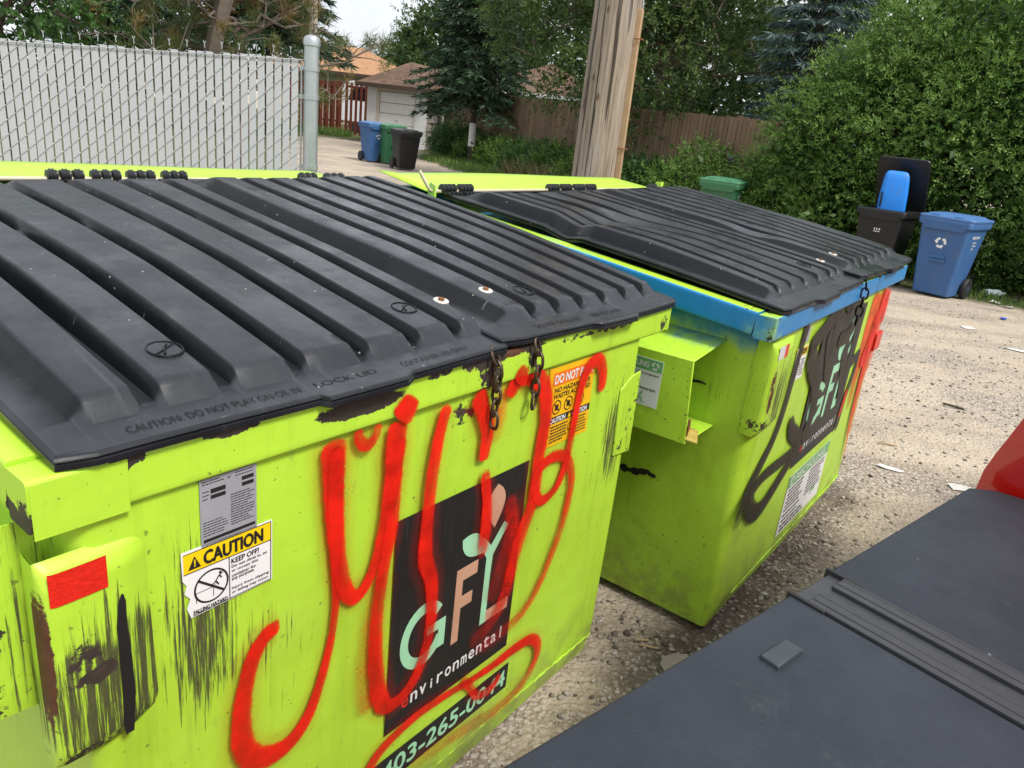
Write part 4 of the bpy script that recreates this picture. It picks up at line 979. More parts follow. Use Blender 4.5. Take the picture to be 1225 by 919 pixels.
def cart(loc, rz, label, body, lid, tall=1.0, marks=None, open_lid=False):
    """two-wheeled kerbside cart; front faces -y, wheels and lid hinge at +y"""
    t = empty('wheeled_cart', loc, rz, label, 'wheelie bin', 'two wheeled refuse carts along the alley')
    h = .93*tall
    bx, by, tx, ty = .225, .235, .300, .345
    mb = MB(); rings = []
    for v in (0, .012, .06, .30, .60, .86, .94, 1.0):
        k = v; x, y = bx+(tx-bx)*k, by+(ty-by)*k
        if v == 0: x -= .015; y -= .015
        ring = rrect(x, y, .05, .03+(h-.03)*v, cy=.02*(1-k))
        # the foot is stepped in at the back for the axle
        ring = [(px, py-.09*max(0, 1-v/.28) if py > .02 else py, pz) for px, py, pz in ring]
        rings.append(ring)
    mb.loft(rings, True, True)
    b = mb.build('tub', body, t, smooth=45)
    rm = MB(); rm.loft([rrect(tx+.002, ty+.002, .05, h-.085), rrect(tx+.022, ty+.022, .055, h-.075), rrect(tx+.026, ty+.026, .055, h-.01), rrect(tx+.018, ty+.018, .05, h+.004), rrect(tx-.03, ty-.03, .04, h+.004)], True, False)
    # deep front apron with slanted ends
    rm.prism([(-tx+.01, -ty-.026, h-.02), (tx-.01, -ty-.026, h-.02), (tx-.06, -ty-.020, h-.125), (-tx+.06, -ty-.020, h-.125)], (0, .03, 0))
    rm.build('top_rim', body, t, smooth=45, bevel=.004)
    gr = MB(); gr.prism([(-.09, -by-.058, h*.50), (.09, -by-.058, h*.50), (.09, -by-.066, h*.56), (-.09, -by-.066, h*.56)], (0, .02, 0)); gr.box(-.10, .10, -by-.078, -by-.05, h*.47, h*.495)
    gr.build('grab_bar', body, t, bevel=.004)
    ln = MB()
    zl = 0
    rings = [rrect(tx+.028, ty+.030, .055, zl-.022, cy=-ty), rrect(tx+.034, ty+.036, .06, zl, cy=-ty), rrect(tx+.026, ty+.028, .06, zl+.014, cy=-ty), rrect(tx-.02, ty-.02, .06, zl+.018, cy=-ty), rrect(tx-.06, ty-.06, .06, zl+.042, cy=-ty), rrect(tx-.16, ty-.18, .05, zl+.050, cy=-ty)]
    ln.loft(rings, True, True)
    for x in (-.14, .14): ln.box(x-.05, x+.05, -2*ty-.01, -2*ty+.05, zl+.012, zl+.030)
    lo = ln.build('lid', lid, t, smooth=40, bevel=.003)
    lo.location = (0, ty+.012, h+.024)
    if open_lid: lo.rotation_euler = (R(-64), 0, 0)
    hb = MB(); hb.tube([(-.20, ty+.01, h-.02), (-.20, ty+.075, h+.005), (.20, ty+.075, h+.005), (.20, ty+.01, h-.02)], .014, 8); hb.build('handle_bar', body, t, smooth=60)
    ax = MB(); ax.tube([(-.27, by-.02, .135), (.27, by-.02, .135)], .012, 8); ax.build('axle', M['rubber'], t, smooth=60)
    for sx in (-1, 1):
        w = MB(); w.lathe([(.085, -.028), (.125, -.032), (.135, -.018), (.135, .018), (.125, .032), (.085, .028)], 'x', (sx*.275, by-.02, .135), 26)
        wo = w.build('wheel', M['rubber'], t, smooth=40)
        w = MB(); w.lathe([(.0, .02*sx), (.03, .030*sx), (.035, .012*sx), (.088, .010*sx), (.088, -.01*sx)], 'x', (sx*.275, by-.02, .135), 20)
        for k in range(6):
            a = k*math.pi/3; c_, s_ = math.cos(a), math.sin(a)
            w.tube([(sx*.296, by-.02+.03*c_, .135+.03*s_), (sx*.292, by-.02+.086*c_, .135+.086*s_)], .008, 5)
        w.build('hub', body, wo, smooth=40)
    if marks: marks(t, h, bx, by, tx, ty)
    return t
def slanted(frac_z, h, b, tp): return b+(tp-b)*((frac_z-.03)/(h-.03))
def marks_recycle(t, h, bx, by, tx, ty):
    z = .70; y0 = slanted(z, h, by, ty); sl = (ty-by)/(h-.03)
    sh = Sheet((0, -y0+.02*(1-z/h)-.006, z), (1, 0, 0), Vector((0, -sl*.85, 1)).normalized())
    recycle_arrows(sh, 0, 0, .070, .001, 0); sh.build('recycling_symbol', [M['white']], t)
    x0 = slanted(.72, h, bx, tx); sx = (tx-bx)/(h-.03)
    sh = Sheet((x0+.004, -.12, .72), (0, 1, 0), Vector((sx, 0, 1)).normalized())
    sh.text('BLUE CART', 0, .085, .030, .001, 0, w=.24, bold=.002); sh.text('Call 311', .05, .02, .02, .001, 0, w=.12, bold=.001); sh.text('calgary.ca', .07, -.02, .02, .001, 0, w=.13, bold=.001); sh.text('2010', .08, -.06, .02, .001, 0, w=.05, bold=.001)
    sh.build('lettering', [M['white']], t)
def marks_label(t, h, bx, by, tx, ty):
    x0 = slanted(.66, h, bx, tx); sx = (tx-bx)/(h-.03)
    sh = Sheet((x0+.004, -.05, .66), (0, 1, 0), Vector((sx, 0, 1)).normalized())
    sh.rect(0, .19, -.045, .035, .001, 0); sh.lines(.015, .175, .02, -.03, 4, .008, .002, 1, seed=31); sh.text('BLACK CART', .0, .06, .03, .001, 0, w=.19, bold=.002); sh.build('label', [M['white'], M['ink']], t)
def marks_front(t, h, bx, by, tx, ty):
    z = .72; y0 = slanted(z, h, by, ty); sl = (ty-by)/(h-.03)
    sh = Sheet((-.045, -y0+.02*(1-z/h)-.006, z), (1, 0, 0), Vector((0, -sl*.85, 1)).normalized())
    for k in range(3): sh.poly([(k*.032, .02), (k*.032+.022, .02), (k*.032+.011, -.012)], .001)
    sh.lines(0, .09, -.022, -.03, 1, .01, .001, 0, seed=3); sh.build('emblem', [M['white']], t)
def marks_text(t, h, bx, by, tx, ty):
    x0 = slanted(.74, h, bx, tx); sx = (tx-bx)/(h-.03)
    sh = Sheet((x0+.004, -.10, .74), (0, 1, 0), Vector((sx, 0, 1)).normalized())
    sh.text('GREEN CART', 0, .05, .035, .001, 0, w=.26, bold=.002); sh.text('Call 311', .03, 0, .025, .001, 0, w=.14, bold=.001); sh.build('lettering', [M['white']], t)
cart((5.42, 10.0, 0), R(-47), 'blue recycling cart with white arrows symbol, standing closed before the hedge', M['cart_blue'], M['cart_blue_lid'], 1.06, marks_recycle)
kc = cart((4.83, 10.60, 0), R(-42), 'black wheeled cart with its lid thrown open, next to the blue recycling cart', M['cart_black'], M['cart_black'], 1.06, marks_front, open_lid=True)
cart((3.05, 12.75, 0), R(-24), 'green wheeled cart half hidden behind the blue rimmed dumpster', M['cart_green'], M['cart_green_lid'], 1.06, marks_text)
cart((-4.62, 22.0, 0), R(38), 'blue wheeled cart at the left of three carts by the white garage', M['cart_blue'], M['cart_blue_lid'], 1.08, marks_recycle)
cart((-4.13, 21.9, 0), R(35), 'green wheeled cart in the middle of three carts by the white garage', M['cart_green'], M['cart_green_lid'], 1.08)
cart((-3.48, 20.6, 0), R(30), 'black wheeled cart with white label at the right of three carts by the white garage', M['cart_black'], M['cart_black'], 1.02, marks_label)
# bright blue plastic tub standing on end in the open cart
tb = empty('plastic_tub', (4.81, 10.55, 0), R(-20), 'bright blue plastic container standing on end inside the open black cart', 'container')
mb = MB()
prof = [(.72, .16, .08), (.80, .17, .085), (1.0, .175, .09), (1.20, .17, .085), (1.38, .155, .075), (1.44, .145, .065), (1.475, .12, .045), (1.485, .09, .03)]
mb.loft([rrect(hx, hy, min(hx, hy)*.6, z, n=4) for z, hx, hy in prof], True, True)
for v, p in enumerate(mb.v): mb.v[v] = (p[0]-.10*(p[2]-1.0)*.6, p[1], p[2])
tb_o = mb.build('shell', M['tub_blue'], tb, smooth=50)
mb = MB(); mb.tube([(-.15, -.10, 1.02), (-.155, -.105, 1.12), (-.165, -.10, 1.20)], .012, 8); mb.build('handle_slot', M['cart_black'], tb, smooth=60)
# ================================================================ chain link fence with white slats
M['slat'] = simple('white_slat', (.41, .425, .445), .45, 0, .06, 3)
M['wire'] = simple('galvanised_wire', (.46, .48, .49), .4, .6, .2, 40)
fl = empty('chain_link_fence', (-1.345, 4.5, 0), math.atan2(-.157, -1) , 'chain link fence filled with upright white plastic slats, ending at a round steel post', 'fence')
# local x runs left along the fence; +y of the local frame points towards the camera
Lf = 7.6
topz = lambda s: 1.852-.055*min(s, 1.6)-.01*max(0, s-1.6)
mb = MB(); pitch = .0455; rr = random.Random(5)
n = int(Lf/pitch)
for k in range(n):
    s = .055+k*pitch; w = .0182; lean = rr.uniform(-.004, .004)+.006*math.sin(s*3); z1 = topz(s)-.045-rr.uniform(0, .014)
    mb.hexa([(s-w+lean, -.004, .05), (s+w+lean, -.004, .05), (s+w+lean, .004, .05), (s-w+lean, .004, .05), (s-w, -.004, z1), (s+w, -.004, z1), (s+w, .004, z1), (s-w, .004, z1)])
mb.build('privacy_slats', M['slat'], fl, bevel=.0015)
mb = MB()
r = .0014
nz = 44; dz = 1.72/nz
for side in (1, -1):          # one set of wires lies in front of the slats, the other runs behind them
    for k in range(-nz-1, n+nz, 2):
        pts = []
        for j in range(nz+1):
            i = k-j*side
            s = .055+(i-.5)*pitch
            if 0 < s < Lf: pts.append((s, .0068 if side > 0 else -.0068,   .07+j*dz*(topz(s)-.115)/1.72))
        if len(pts) > 1: mb.tube(pts, r, 4, cap=False)
for k in range(0, n, 2):           # twisted barbs
    s = .055+(k+.5)*pitch; z = topz(s)
    mb.tube([(s, .006, z-.03), (s+.001, .006, z-.006), (s+.007, .006, z+.006)], .0020, 4); mb.tube([(s, .006, z-.008), (s-.007, .006, z+.006)], .0020, 4)
mb.build('wire_mesh', M['wire'], fl, smooth=60)
mb = MB(); mb.tube([(.0, .012, topz(0)-.06), (1.6, .012, topz(1.6)-.06), (Lf, .012, topz(Lf)-.06)], .003, 6); mb.build('tension_wire', M['wire'], fl, smooth=60)
mb = MB(); mb.tube([(.018, .006, .05), (.018, .006, 1.78)], .006, 6); mb.build('tension_bar', M['steel'], fl, smooth=60)
mb = MB(); mb.lathe([(.041, -.05), (.041, 1.865), (.046, 1.868), (.047, 1.895), (.040, 1.912), (.02, 1.922), (.0, 1.924)], 'z', (-.035, 0, 0), 28)
po = mb.build('end_post', M['steel'], fl, smooth=40)
for z in (.35, .80, 1.22, 1.60, 1.75):
    mb = MB(); mb.lathe([(.0415, z-.012), (.0455, z-.012), (.0455, z+.012), (.0415, z+.012)], 'z', (-.035, 0, 0), 24); mb.box(.0, .028, -.006, .010, z-.011, z+.011)
    mb.build('tension_band', M['steel'], po, smooth=40)
for s in (2.6, 5.2):
    mb = MB(); mb.lathe([(.030, -.05), (.030, topz(s)-.01), (.0, topz(s))], 'z', (s, -.045, 0), 18); mb.build('line_post', M['steel'], fl, smooth=40)

# ================================================================ utility poles
def pole_mat():
    t = NT('weathered_pole'); c = t.coord()
    g = t.noise(t.coord((48, 48, 1.3)), 1.0, 8, .72); fine = t.noise(t.coord((170, 170, 4)), 1.0, 6, .65)
    b = t.mix(t.ss(g, .25, .75), (.20, .158, .118), (.43, .36, .285))
    b = t.mix(t.math('MULTIPLY', t.ss(fine, .48, .66), .6), b, (.085, .066, .05))
    crack = t.ss(t.noise(t.coord((30, 30, .8), rot=(0, 0, .3)), 1.0, 4, .5, .3), .585, .625)
    b = t.mix(t.math('MULTIPLY', crack, .9), b, (.035, .026, .020))
    wx = t.ss(t.noise(t.coord((6, 6, 1.1)), 1.3, 4), .5, .75); b = t.mix(t.math('MULTIPLY', wx, .4), b, (.40, .37, .34))
    kn = t.ss(t.n('TexVoronoi', {'Vector': t.coord((8, 8, 3.5)), 'Scale': 1.0}).outputs[0], .12, .05); b = t.mix(t.math('MULTIPLY', kn, .8), b, (.10, .06, .035))
    h = t.math('SUBTRACT', t.math('ADD', g, t.math('MULTIPLY', fine, .5)), t.math('MULTIPLY', crack, 1.6))
    return t.done(t.bsdf(color=b, rough=.85, spec=.2, normal=t.bump(h, .8, .012)))
M['pole'] = pole_mat()
M['lath'] = simple('pale_lath', (.36, .24, .135), .8, 0, .35, 7, .5, 30)
pl = empty('utility_pole', (.385, 5.2, 0), 0, 'thick weathered wooden utility pole with a wood strip down its side', 'utility pole')
mb = MB(); rings = []
for j in range(41):
    z = -.1+j*.2; ring = []
    for k in range(40):
        a = 2*math.pi*k/40; r = .155-.0052*z+.004*math.sin(3*a+z*.5)+.003*math.sin(7*a+1)+.002*math.sin(13*a+2)
        ring.append((r*math.cos(a), r*math.sin(a), z))
    rings.append(ring)
mb.loft(rings, True, True); mb.build('trunk', M['pole'], pl, smooth=60)
mb = MB(); mb.hexa([(.135, -.075, 0), (.172, -.085, 0), (.185, -.045, 0), (.150, -.035, 0), (.118, -.070, 2.32), (.152, -.080, 2.32), (.165, -.042, 2.32), (.130, -.032, 2.32)])
lt = mb.build('ground_wire_cover', M['lath'], pl, bevel=.004)
mb = MB(); mb.tube([(.150, -.062, 2.30), (.146, -.066, 2.5), (.118, -.08, 2.9), (.118, -.08, 6)], .006, 6); mb.build('ground_wire', M['wire'], pl, smooth=60)
for z in (1.5, 2.15):
    mb = MB(); mb.tube([(.120, -.085, z), (.150, -.094, z+.002), (.180, -.080, z), (.190, -.045, z-.002)], .004, 5)
    mb.build('staple', M['rust'], pl, smooth=60)
fp = empty('utility_pole', (-6.95, 24.0, 0), 0, 'slim distant utility pole rising behind the steel fence post', 'utility pole')
M['pole_far'] = simple('grey_pole', (.42, .38, .32), .85, 0, .2, 5)
mb = MB(); mb.lathe([(.135, 0), (.10, 9), (.0, 9.02)], 'z', (0, 0, 0), 14); mb.build('trunk', M['pole_far'], fp, smooth=50)
mb = MB(); mb.box(-1.1, 1.1, -.05, .05, 8.3, 8.42); mb.build('crossarm', M['pole'], fp, bevel=.01)

# ================================================================ garages, house, wooden fences, far car
def shingle(name, c1, c2):
    t = NT(name); c = t.coord()
    br = t.n('TexBrick', {'Vector': t.coord((1, 1.0, 1)), 'Color1': (*c1, 1), 'Color2': (*c2, 1), 'Mortar': (c1[0]*.45, c1[1]*.45, c1[2]*.45, 1), 'Scale': 3.2, 'Mortar Size': .018, 'Brick Width': .8, 'Row Height': .45})
    b = t.mix(t.math('MULTIPLY', t.noise(c, 2, 5), .5), br.outputs[0], c1)
    return t.done(t.bsdf(color=b, rough=.9, spec=.2))
M['roof_brown'] = shingle('brown_shingle', (.115, .075, .055), (.20, .13, .095))
M['roof_orange'] = shingle('orange_shingle', (.34, .185, .10), (.46, .27, .155))
M['stucco'] = simple('white_stucco', (.60, .61, .61), .8, 0, .10, 2, .4, 40)
M['stucco_warm'] = simple('cream_stucco', (.48, .43, .36), .85, 0, .12, 2, .4, 40)
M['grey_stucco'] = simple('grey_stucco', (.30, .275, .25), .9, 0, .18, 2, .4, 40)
M['trim'] = simple('brown_trim', (.06, .04, .03), .6)
M['door_white'] = simple('white_door', (.66, .66, .64), .5, 0, .06, 3)
M['fascia'] = simple('white_fascia', (.72, .73, .74), .5)
def board_mat(name, c1, c2):
    t = NT(name); c = t.coord()
    oi = t.attr('board')
    g = t.noise(t.coord((24, 24, 1.4)), 1.0, 6, .65)
    b = t.mix(t.math('ADD', t.math('MULTIPLY', g, .6), t.math('MULTIPLY', oi, .4)), c1, c2)
    b = t.mix(t.math('MULTIPLY', t.ss(t.noise(c, 1.6, 4), .5, .8), .4), b, tuple(x*.6 for x in c1))
    return t.done(t.bsdf(color=b, rough=.85, spec=.2, normal=t.bump(g, .4, .01)))
M['fence_wood'] = board_mat('fence_boards', (.10, .068, .045), (.25, .175, .115))
M['red_wood'] = board_mat('red_boards', (.105, .026, .016), (.17, .046, .028))
def garage(loc, rz, w, dep, hgt, label, rise, over=.35, door=True, wallm='stucco'):
    g = empty('garage', loc, rz, label, 'garage')
    mb = MB()
    if door:
        d0, d1_, dz = w*.20, w*.82, 2.02
        mb.box(0, d0, 0, .16, 0, hgt); mb.box(d1_, w, 0, .16, 0, hgt); mb.box(d0, d1_, 0, .16, dz, hgt)
        mb.box(0, .16, .16, dep, 0, hgt); mb.box(.16, w, dep-.16, dep, 0, hgt)
    else: mb.box(0, w, 0, .16, 0, hgt); mb.box(0, .16, .16, dep, 0, hgt); mb.box(.16, w, dep-.16, dep, 0, hgt)
    mb.build('wall', M[wallm], g)
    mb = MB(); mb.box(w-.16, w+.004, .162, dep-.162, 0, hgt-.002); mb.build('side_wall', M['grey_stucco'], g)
    if door:
        mb = MB()
        for k in range(5): mb.box(d0+.03, d1_-.03, .05, .09, .02+k*.40, .02+k*.40+.385)
        dr = mb.build('garage_door', M['door_white'], g, bevel=.012)
        mb = MB(); mb.box((d0+d1_)/2-.06, (d0+d1_)/2+.06, .03, .05, .95, .99); mb.build('handle', M['steel'], dr)
        mb = MB(); mb.box(d0, d1_, .092, .12, .0, dz); mb.build('door_backing', M['trim'], dr)
        mb = MB(); mb.box(d0-.10, d0+.03, -.012, .06, 0, dz+.10); mb.box(d1_-.03, d1_+.03, -.012, .06, 0, dz+.10); mb.box(d0-.10, d1_+.03, -.014, .05, dz, dz+.12); mb.build('door_frame', M['stucco_warm'], g)
    # hipped roof
    o = over; t = .08
    A = [(-o, -o), (w+o, -o), (w+o, dep+o), (-o, dep+o)]
    k = min(w, dep)/2+o
    rg = [(w/2, k-o), (w/2, dep+o-k)] if dep >= w else [(k-o, dep/2), (w+o-k, dep/2)]
    V = [(x, y, hgt) for x, y in A]+[(x, y, hgt+t) for x, y in A]+[(x, y, hgt+rise) for x, y in rg]
    if dep >= w: F = [(4, 5, 8), (5, 6, 9, 8), (6, 7, 9), (7, 4, 8, 9)]
    else: F = [(4, 5, 9, 8), (5, 6, 9), (6, 7, 8, 9), (7, 4, 8)]
    mb = MB(); mb.add(V, F + [(3, 2, 1, 0), (0, 1, 5, 4), (1, 2, 6, 5), (2, 3, 7, 6), (3, 0, 4, 7)]); rf = mb.build('roof', M['roof_brown'], g)
    mb = MB()
    for (x0, y0), (x1, y1) in zip(A, A[1:]+A[:1]):
        dx, dy = (x1-x0), (y1-y0); L = math.hypot(dx, dy); nx, ny = dy/L*.02, -dx/L*.02
        mb.hexa([(x0+nx, y0+ny, hgt-.06), (x1+nx, y1+ny, hgt-.06), (x1+nx*2, y1+ny*2, hgt-.06), (x0+nx*2, y0+ny*2, hgt-.06), (x0+nx, y0+ny, hgt+t+.01), (x1+nx, y1+ny, hgt+t+.01), (x1+nx*2, y1+ny*2, hgt+t+.01), (x0+nx*2, y0+ny*2, hgt+t+.01)])
    mb.build('fascia', M['trim'] if door else M['fascia'], rf)
    return g
# front wall left corner at (-7.0, 31.6) -> right corner (-4.5, 31)
ga = garage((-6.95, 31.55, 0), math.atan2(-.55, 2.40), 2.48, 6.0, 2.18, 'small white stucco garage with closed panel door and brown hipped roof', 1.05)
mb = MB()
for z in (.35, .70, 1.02): mb.box(2.488, 2.50, .3, 5.8, z-.015, z+.015)
mb.build('siding_joint', M['trim'], ga)
garage((-2.75, 34.5, 0), R(-8), 5.2, 6.0, 2.55, 'brown roofed garage with white fascia behind the tan board fence', 1.5, door=False)
hs = empty('house', (-17.5, 50.0, 0), R(2), 'cream house with orange brown shingle roof and round metal roof vent', 'house')
w, dep, hgt = 9.0, 8.0, 3.05
mb = MB(); mb.box(0, w, 0, dep, 0, hgt); wl = mb.build('wall', M['stucco_warm'], hs)
mb = MB(); mb.box(5.0, 6.6, -.03, .0, 1.2, 2.4); wf = mb.build('window', M['glass'], hs)
mb = MB(); 
for a, b, c_, d_ in ((4.94, 6.66, 2.4, 2.47), (4.94, 6.66, 1.13, 1.2), (4.94, 5.0, 1.2, 2.4), (6.6, 6.66, 1.2, 2.4), (5.77, 5.83, 1.2, 2.4)): mb.box(a, b, -.05, -.031, c_, d_)
mb.build('frame', M['fascia'], wf)
o = .6; V = [(-o, -o, hgt), (w+o, -o, hgt), (w+o, dep+o, hgt), (-o, dep+o, hgt), (3.9, dep/2, hgt+1.75), (w-3.6, dep/2, hgt+1.75)]
mb = MB(); mb.add(V, [(0, 1, 5, 4), (1, 2, 5), (2, 3, 4, 5), (3, 0, 4), (3, 2, 1, 0)]); rf = mb.build('roof', M['roof_orange'], hs)
mb = MB(); mb.box(-o, w+o, -o-.03, -o, hgt-.16, hgt+.03); mb.box(w+o, w+o+.03, -o, dep+o, hgt-.16, hgt+.03); mb.build('fascia', M['trim'], rf)
mb = MB(); mb.lathe([(.16, -.4), (.16, .22), (.27, .24), (.30, .36), (.20, .50), (.0, .54)], 'z', (5.9, dep/2-.2, hgt+1.72), 16); mb.build('roof_vent', M['steel'], rf, smooth=45)

def board_fence(name, A, B, z1a, z1b, mat, label, step=.14, gap=.018, posts=2.4, z0=.05, shadow=0, rails=True):
    A, B = Vector((*A, 0)), Vector((*B, 0)); d = B-A; L = d.length; yaw = math.atan2(d.y, d.x)
    f = empty(name, A, yaw, label, 'fence')
    mb = MB(); n = int(L/step); r = random.Random(int(L*100)); val = []
    for k in range(n):
        x = k*step; z1 = z1a+(z1b-z1a)*x/L+r.uniform(-.015, .015); y = r.uniform(-.004, .004)+(shadow if k % 2 else 0)
        mb.hexa([(x, y, z0), (x+step-gap, y, z0), (x+step-gap, y+.018, z0), (x, y+.018, z0), (x+r.uniform(-.004, .004), y, z1), (x+step-gap+r.uniform(-.004, .004), y, z1), (x+step-gap, y+.018, z1), (x, y+.018, z1)])
        val += [r.random()]*8
    o = mb.build('boards', M[mat], f)
    a = o.data.attributes.new('board', 'FLOAT', 'POINT'); a.data.foreach_set('value', val)
    if rails:
        for q in (.25, .95):
            mb = MB(); mb.hexa([(0, .022, q*z1a*.95), (L, .022, q*z1b*.95), (L, .06, q*z1b*.95), (0, .06, q*z1a*.95), (0, .022, q*z1a*.95+.09), (L, .022, q*z1b*.95+.09), (L, .06, q*z1b*.95+.09), (0, .06, q*z1a*.95+.09)])
            mb.build('rail', M[mat], f)
    for k in range(int(L/posts)+1):
        mb = MB(); x = min(L-.09, k*posts); zt = z1a+(z1b-z1a)*x/L+.03; mb.box(x, x+.09, .024+shadow, .114+shadow, 0, zt); mb.build('post', M[mat], f, bevel=.005)
    return f
board_fence('board_fence', (-4.0, 32.6), (4.35, 13.1), 2.32, 2.02, 'fence_wood', 'long weathered tan board fence running behind the bushes and the utility pole')
board_fence('board_fence', (-11.6, 36.4), (-9.0, 36.0), 2.2, 2.28, 'red_wood', 'tall reddish brown board fence left of the white garage', step=.15, gap=.02, shadow=.05)
board_fence('picket_fence', (-8.95, 36.1), (-7.65, 35.8), 2.28, 2.3, 'red_wood', 'reddish brown open picket fence beside the white garage', step=.24, gap=.12)
# white vehicle parked behind the pickets
cv_ = empty('parked_van', (-10.3, 40.0, 0), R(-4), 'white van mostly hidden behind the reddish fence', 'van')
M['car_white'] = simple('van_white', (.72, .73, .75), .3, 0, .03, 2, 0, 60, .5, .6)
mb = MB(); mb.loft([[(x, y, z) for x, z in ((0, .5), (0, 1.3), (.35, 2.35), (.7, 2.45), (3.0, 2.45), (3.3, 2.3), (3.9, 1.45), (4.6, 1.25), (4.7, .5))] for y in (0, 1.8)], True, True); mb.build('body', M['car_white'], cv_, bevel=.06, seg=3)
mb = MB(); mb.prism([(.55, -.012, 1.55), (1.6, -.012, 1.55), (1.6, -.012, 2.15), (.72, -.012, 2.15)], (0, .01, 0)); mb.prism([(1.75, -.012, 1.55), (3.5, -.012, 1.55), (3.12, -.012, 2.15), (1.75, -.012, 2.15)], (0, .01, 0)); mb.build('side_window', M['glass'], cv_)
for x in (.9, 3.7):
    mb = MB(); mb.lathe([(.2, -.1), (.33, -.1), (.34, 0), (.33, .1), (.2, .1)], 'y', (x, .12, .34), 20); mb.build('wheel', M['rubber'], cv_, smooth=40)
# ================================================================ foliage
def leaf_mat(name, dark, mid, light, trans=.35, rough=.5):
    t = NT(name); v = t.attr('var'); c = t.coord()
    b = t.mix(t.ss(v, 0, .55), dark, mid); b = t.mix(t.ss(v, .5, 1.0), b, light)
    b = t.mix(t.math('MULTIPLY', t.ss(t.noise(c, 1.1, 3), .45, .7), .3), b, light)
    p = t.bsdf(color=b, rough=rough, spec=.35)
    tr = t.n('BsdfTranslucent', {'Color': b}).outputs[0]
    return t.done(t.n('MixShader', {0: trans, 1: p, 2: tr}).outputs[0])
M['hedge_leaf'] = leaf_mat('hedge_leaf', (.045, .105, .018), (.12, .235, .042), (.24, .36, .088))
M['tree_leaf'] = leaf_mat('tree_leaf', (.028, .060, .015), (.062, .118, .028), (.14, .19, .048))
M['bright_leaf'] = leaf_mat('bright_leaf', (.035, .09, .02), (.06, .14, .03), (.10, .20, .05))
M['bg_leaf'] = leaf_mat('far_leaf', (.05, .09, .04), (.08, .14, .055), (.12, .19, .08))
M['spruce_leaf'] = leaf_mat('spruce_needles', (.012, .032, .018), (.022, .052, .026), (.045, .085, .040), .15)
M['blue_leaf'] = leaf_mat('blue_spruce_needles', (.030, .060, .055), (.060, .105, .10), (.12, .18, .17), .15)
M['pine_leaf'] = leaf_mat('pine_needles', (.050, .085, .022), (.085, .125, .032), (.20, .13, .035), .2)
M['grass'] = leaf_mat('grass_blades', (.045, .10, .018), (.085, .17, .030), (.17, .24, .06), .3)
M['straw'] = leaf_mat('dry_grass', (.12, .12, .04), (.20, .19, .08), (.30, .27, .13), .2)
M['bark'] = simple('bark', (.075, .058, .045), .9, 0, .4, 14, .6, 50, .2)
M['bark_grey'] = simple('grey_bark', (.17, .14, .115), .9, 0, .4, 14, .6, 50, .2)

def unit(a): return a/(np.linalg.norm(a, axis=-1, keepdims=True)+1e-9)
def leaf_mesh(name, P, A, L, w, mat, parent, var=None, spin=None):
    N = len(P); A = unit(A)
    rnd = RNG.normal(size=(N, 3)); W = unit(np.cross(A, rnd)); Nn = np.cross(A, W)
    L = np.broadcast_to(np.asarray(L, float), (N,))[:, None]; w = np.broadcast_to(np.asarray(w, float), (N,))[:, None]
    V = np.empty((N, 4, 3)); V[:, 0] = P; V[:, 1] = P+A*L*.42+W*w*.5+Nn*w*.12; V[:, 2] = P+A*L; V[:, 3] = P+A*L*.42-W*w*.5+Nn*w*.12
    me = bpy.data.meshes.new(name); me.vertices.add(4*N); me.vertices.foreach_set('co', V.reshape(-1).astype(np.float32))
    me.loops.add(4*N); me.loops.foreach_set('vertex_index', np.arange(4*N, dtype=np.int32)); me.polygons.add(N)
    me.polygons.foreach_set('loop_start', np.arange(0, 4*N, 4, dtype=np.int32)); me.polygons.foreach_set('loop_total', np.full(N, 4, dtype=np.int32))
    me.materials.append(mat); me.update(calc_edges=True); me.validate()
    if var is None: var = RNG.random(N)
    a = me.attributes.new('var', 'FLOAT', 'POINT'); a.data.foreach_set('value', np.repeat(np.clip(var, 0, 1), 4).astype(np.float32))
    o = bpy.data.objects.new(name, me); COL.objects.link(o)
    if parent is not None: o.parent = parent
    return o
def shell_points(ells, n, lo=.72, hi=1.04, bump=.16, seed=0, zmin=.02, face=None):
    """points near the surface of a union of ellipsoids, outline made uneven with low sines"""
    out = []; dirs = []; rad = []
    area = np.array([(e[3]*e[4]+e[3]*e[5]+e[4]*e[5]) for e in ells]); area /= area.sum()
    r = np.random.default_rng(seed)
    for e, a in zip(ells, area):
        m = int(n*a*1.7); d = unit(r.normal(size=(m, 3)))
        f = lo+(hi-lo)*r.random(m)**.55
        bmp = 1+bump*(np.sin(d[:, 0]*5+e[0])*np.sin(d[:, 2]*6+e[1])+.6*np.sin(d[:, 1]*9+d[:, 2]*11+e[2]))
        p = np.array(e[:3])+d*np.array(e[3:6])*(f*bmp)[:, None]
        out.append(p); dirs.append(unit(d/np.array(e[3:6]))); rad.append(f)
    P = np.concatenate(out); D = np.concatenate(dirs); F = np.concatenate(rad)
    keep = P[:, 2] > zmin
    for e in ells:
        q = ((P-np.array(e[:3]))/np.array(e[3:6])); keep &= (q**2).sum(1) > (lo*.85)**2
    if face is not None: keep &= (D@np.array(face)) > -.35
    P, D, F = P[keep], D[keep], F[keep]; idx = r.permutation(len(P))[:n]
    return P[idx], D[idx], F[idx]
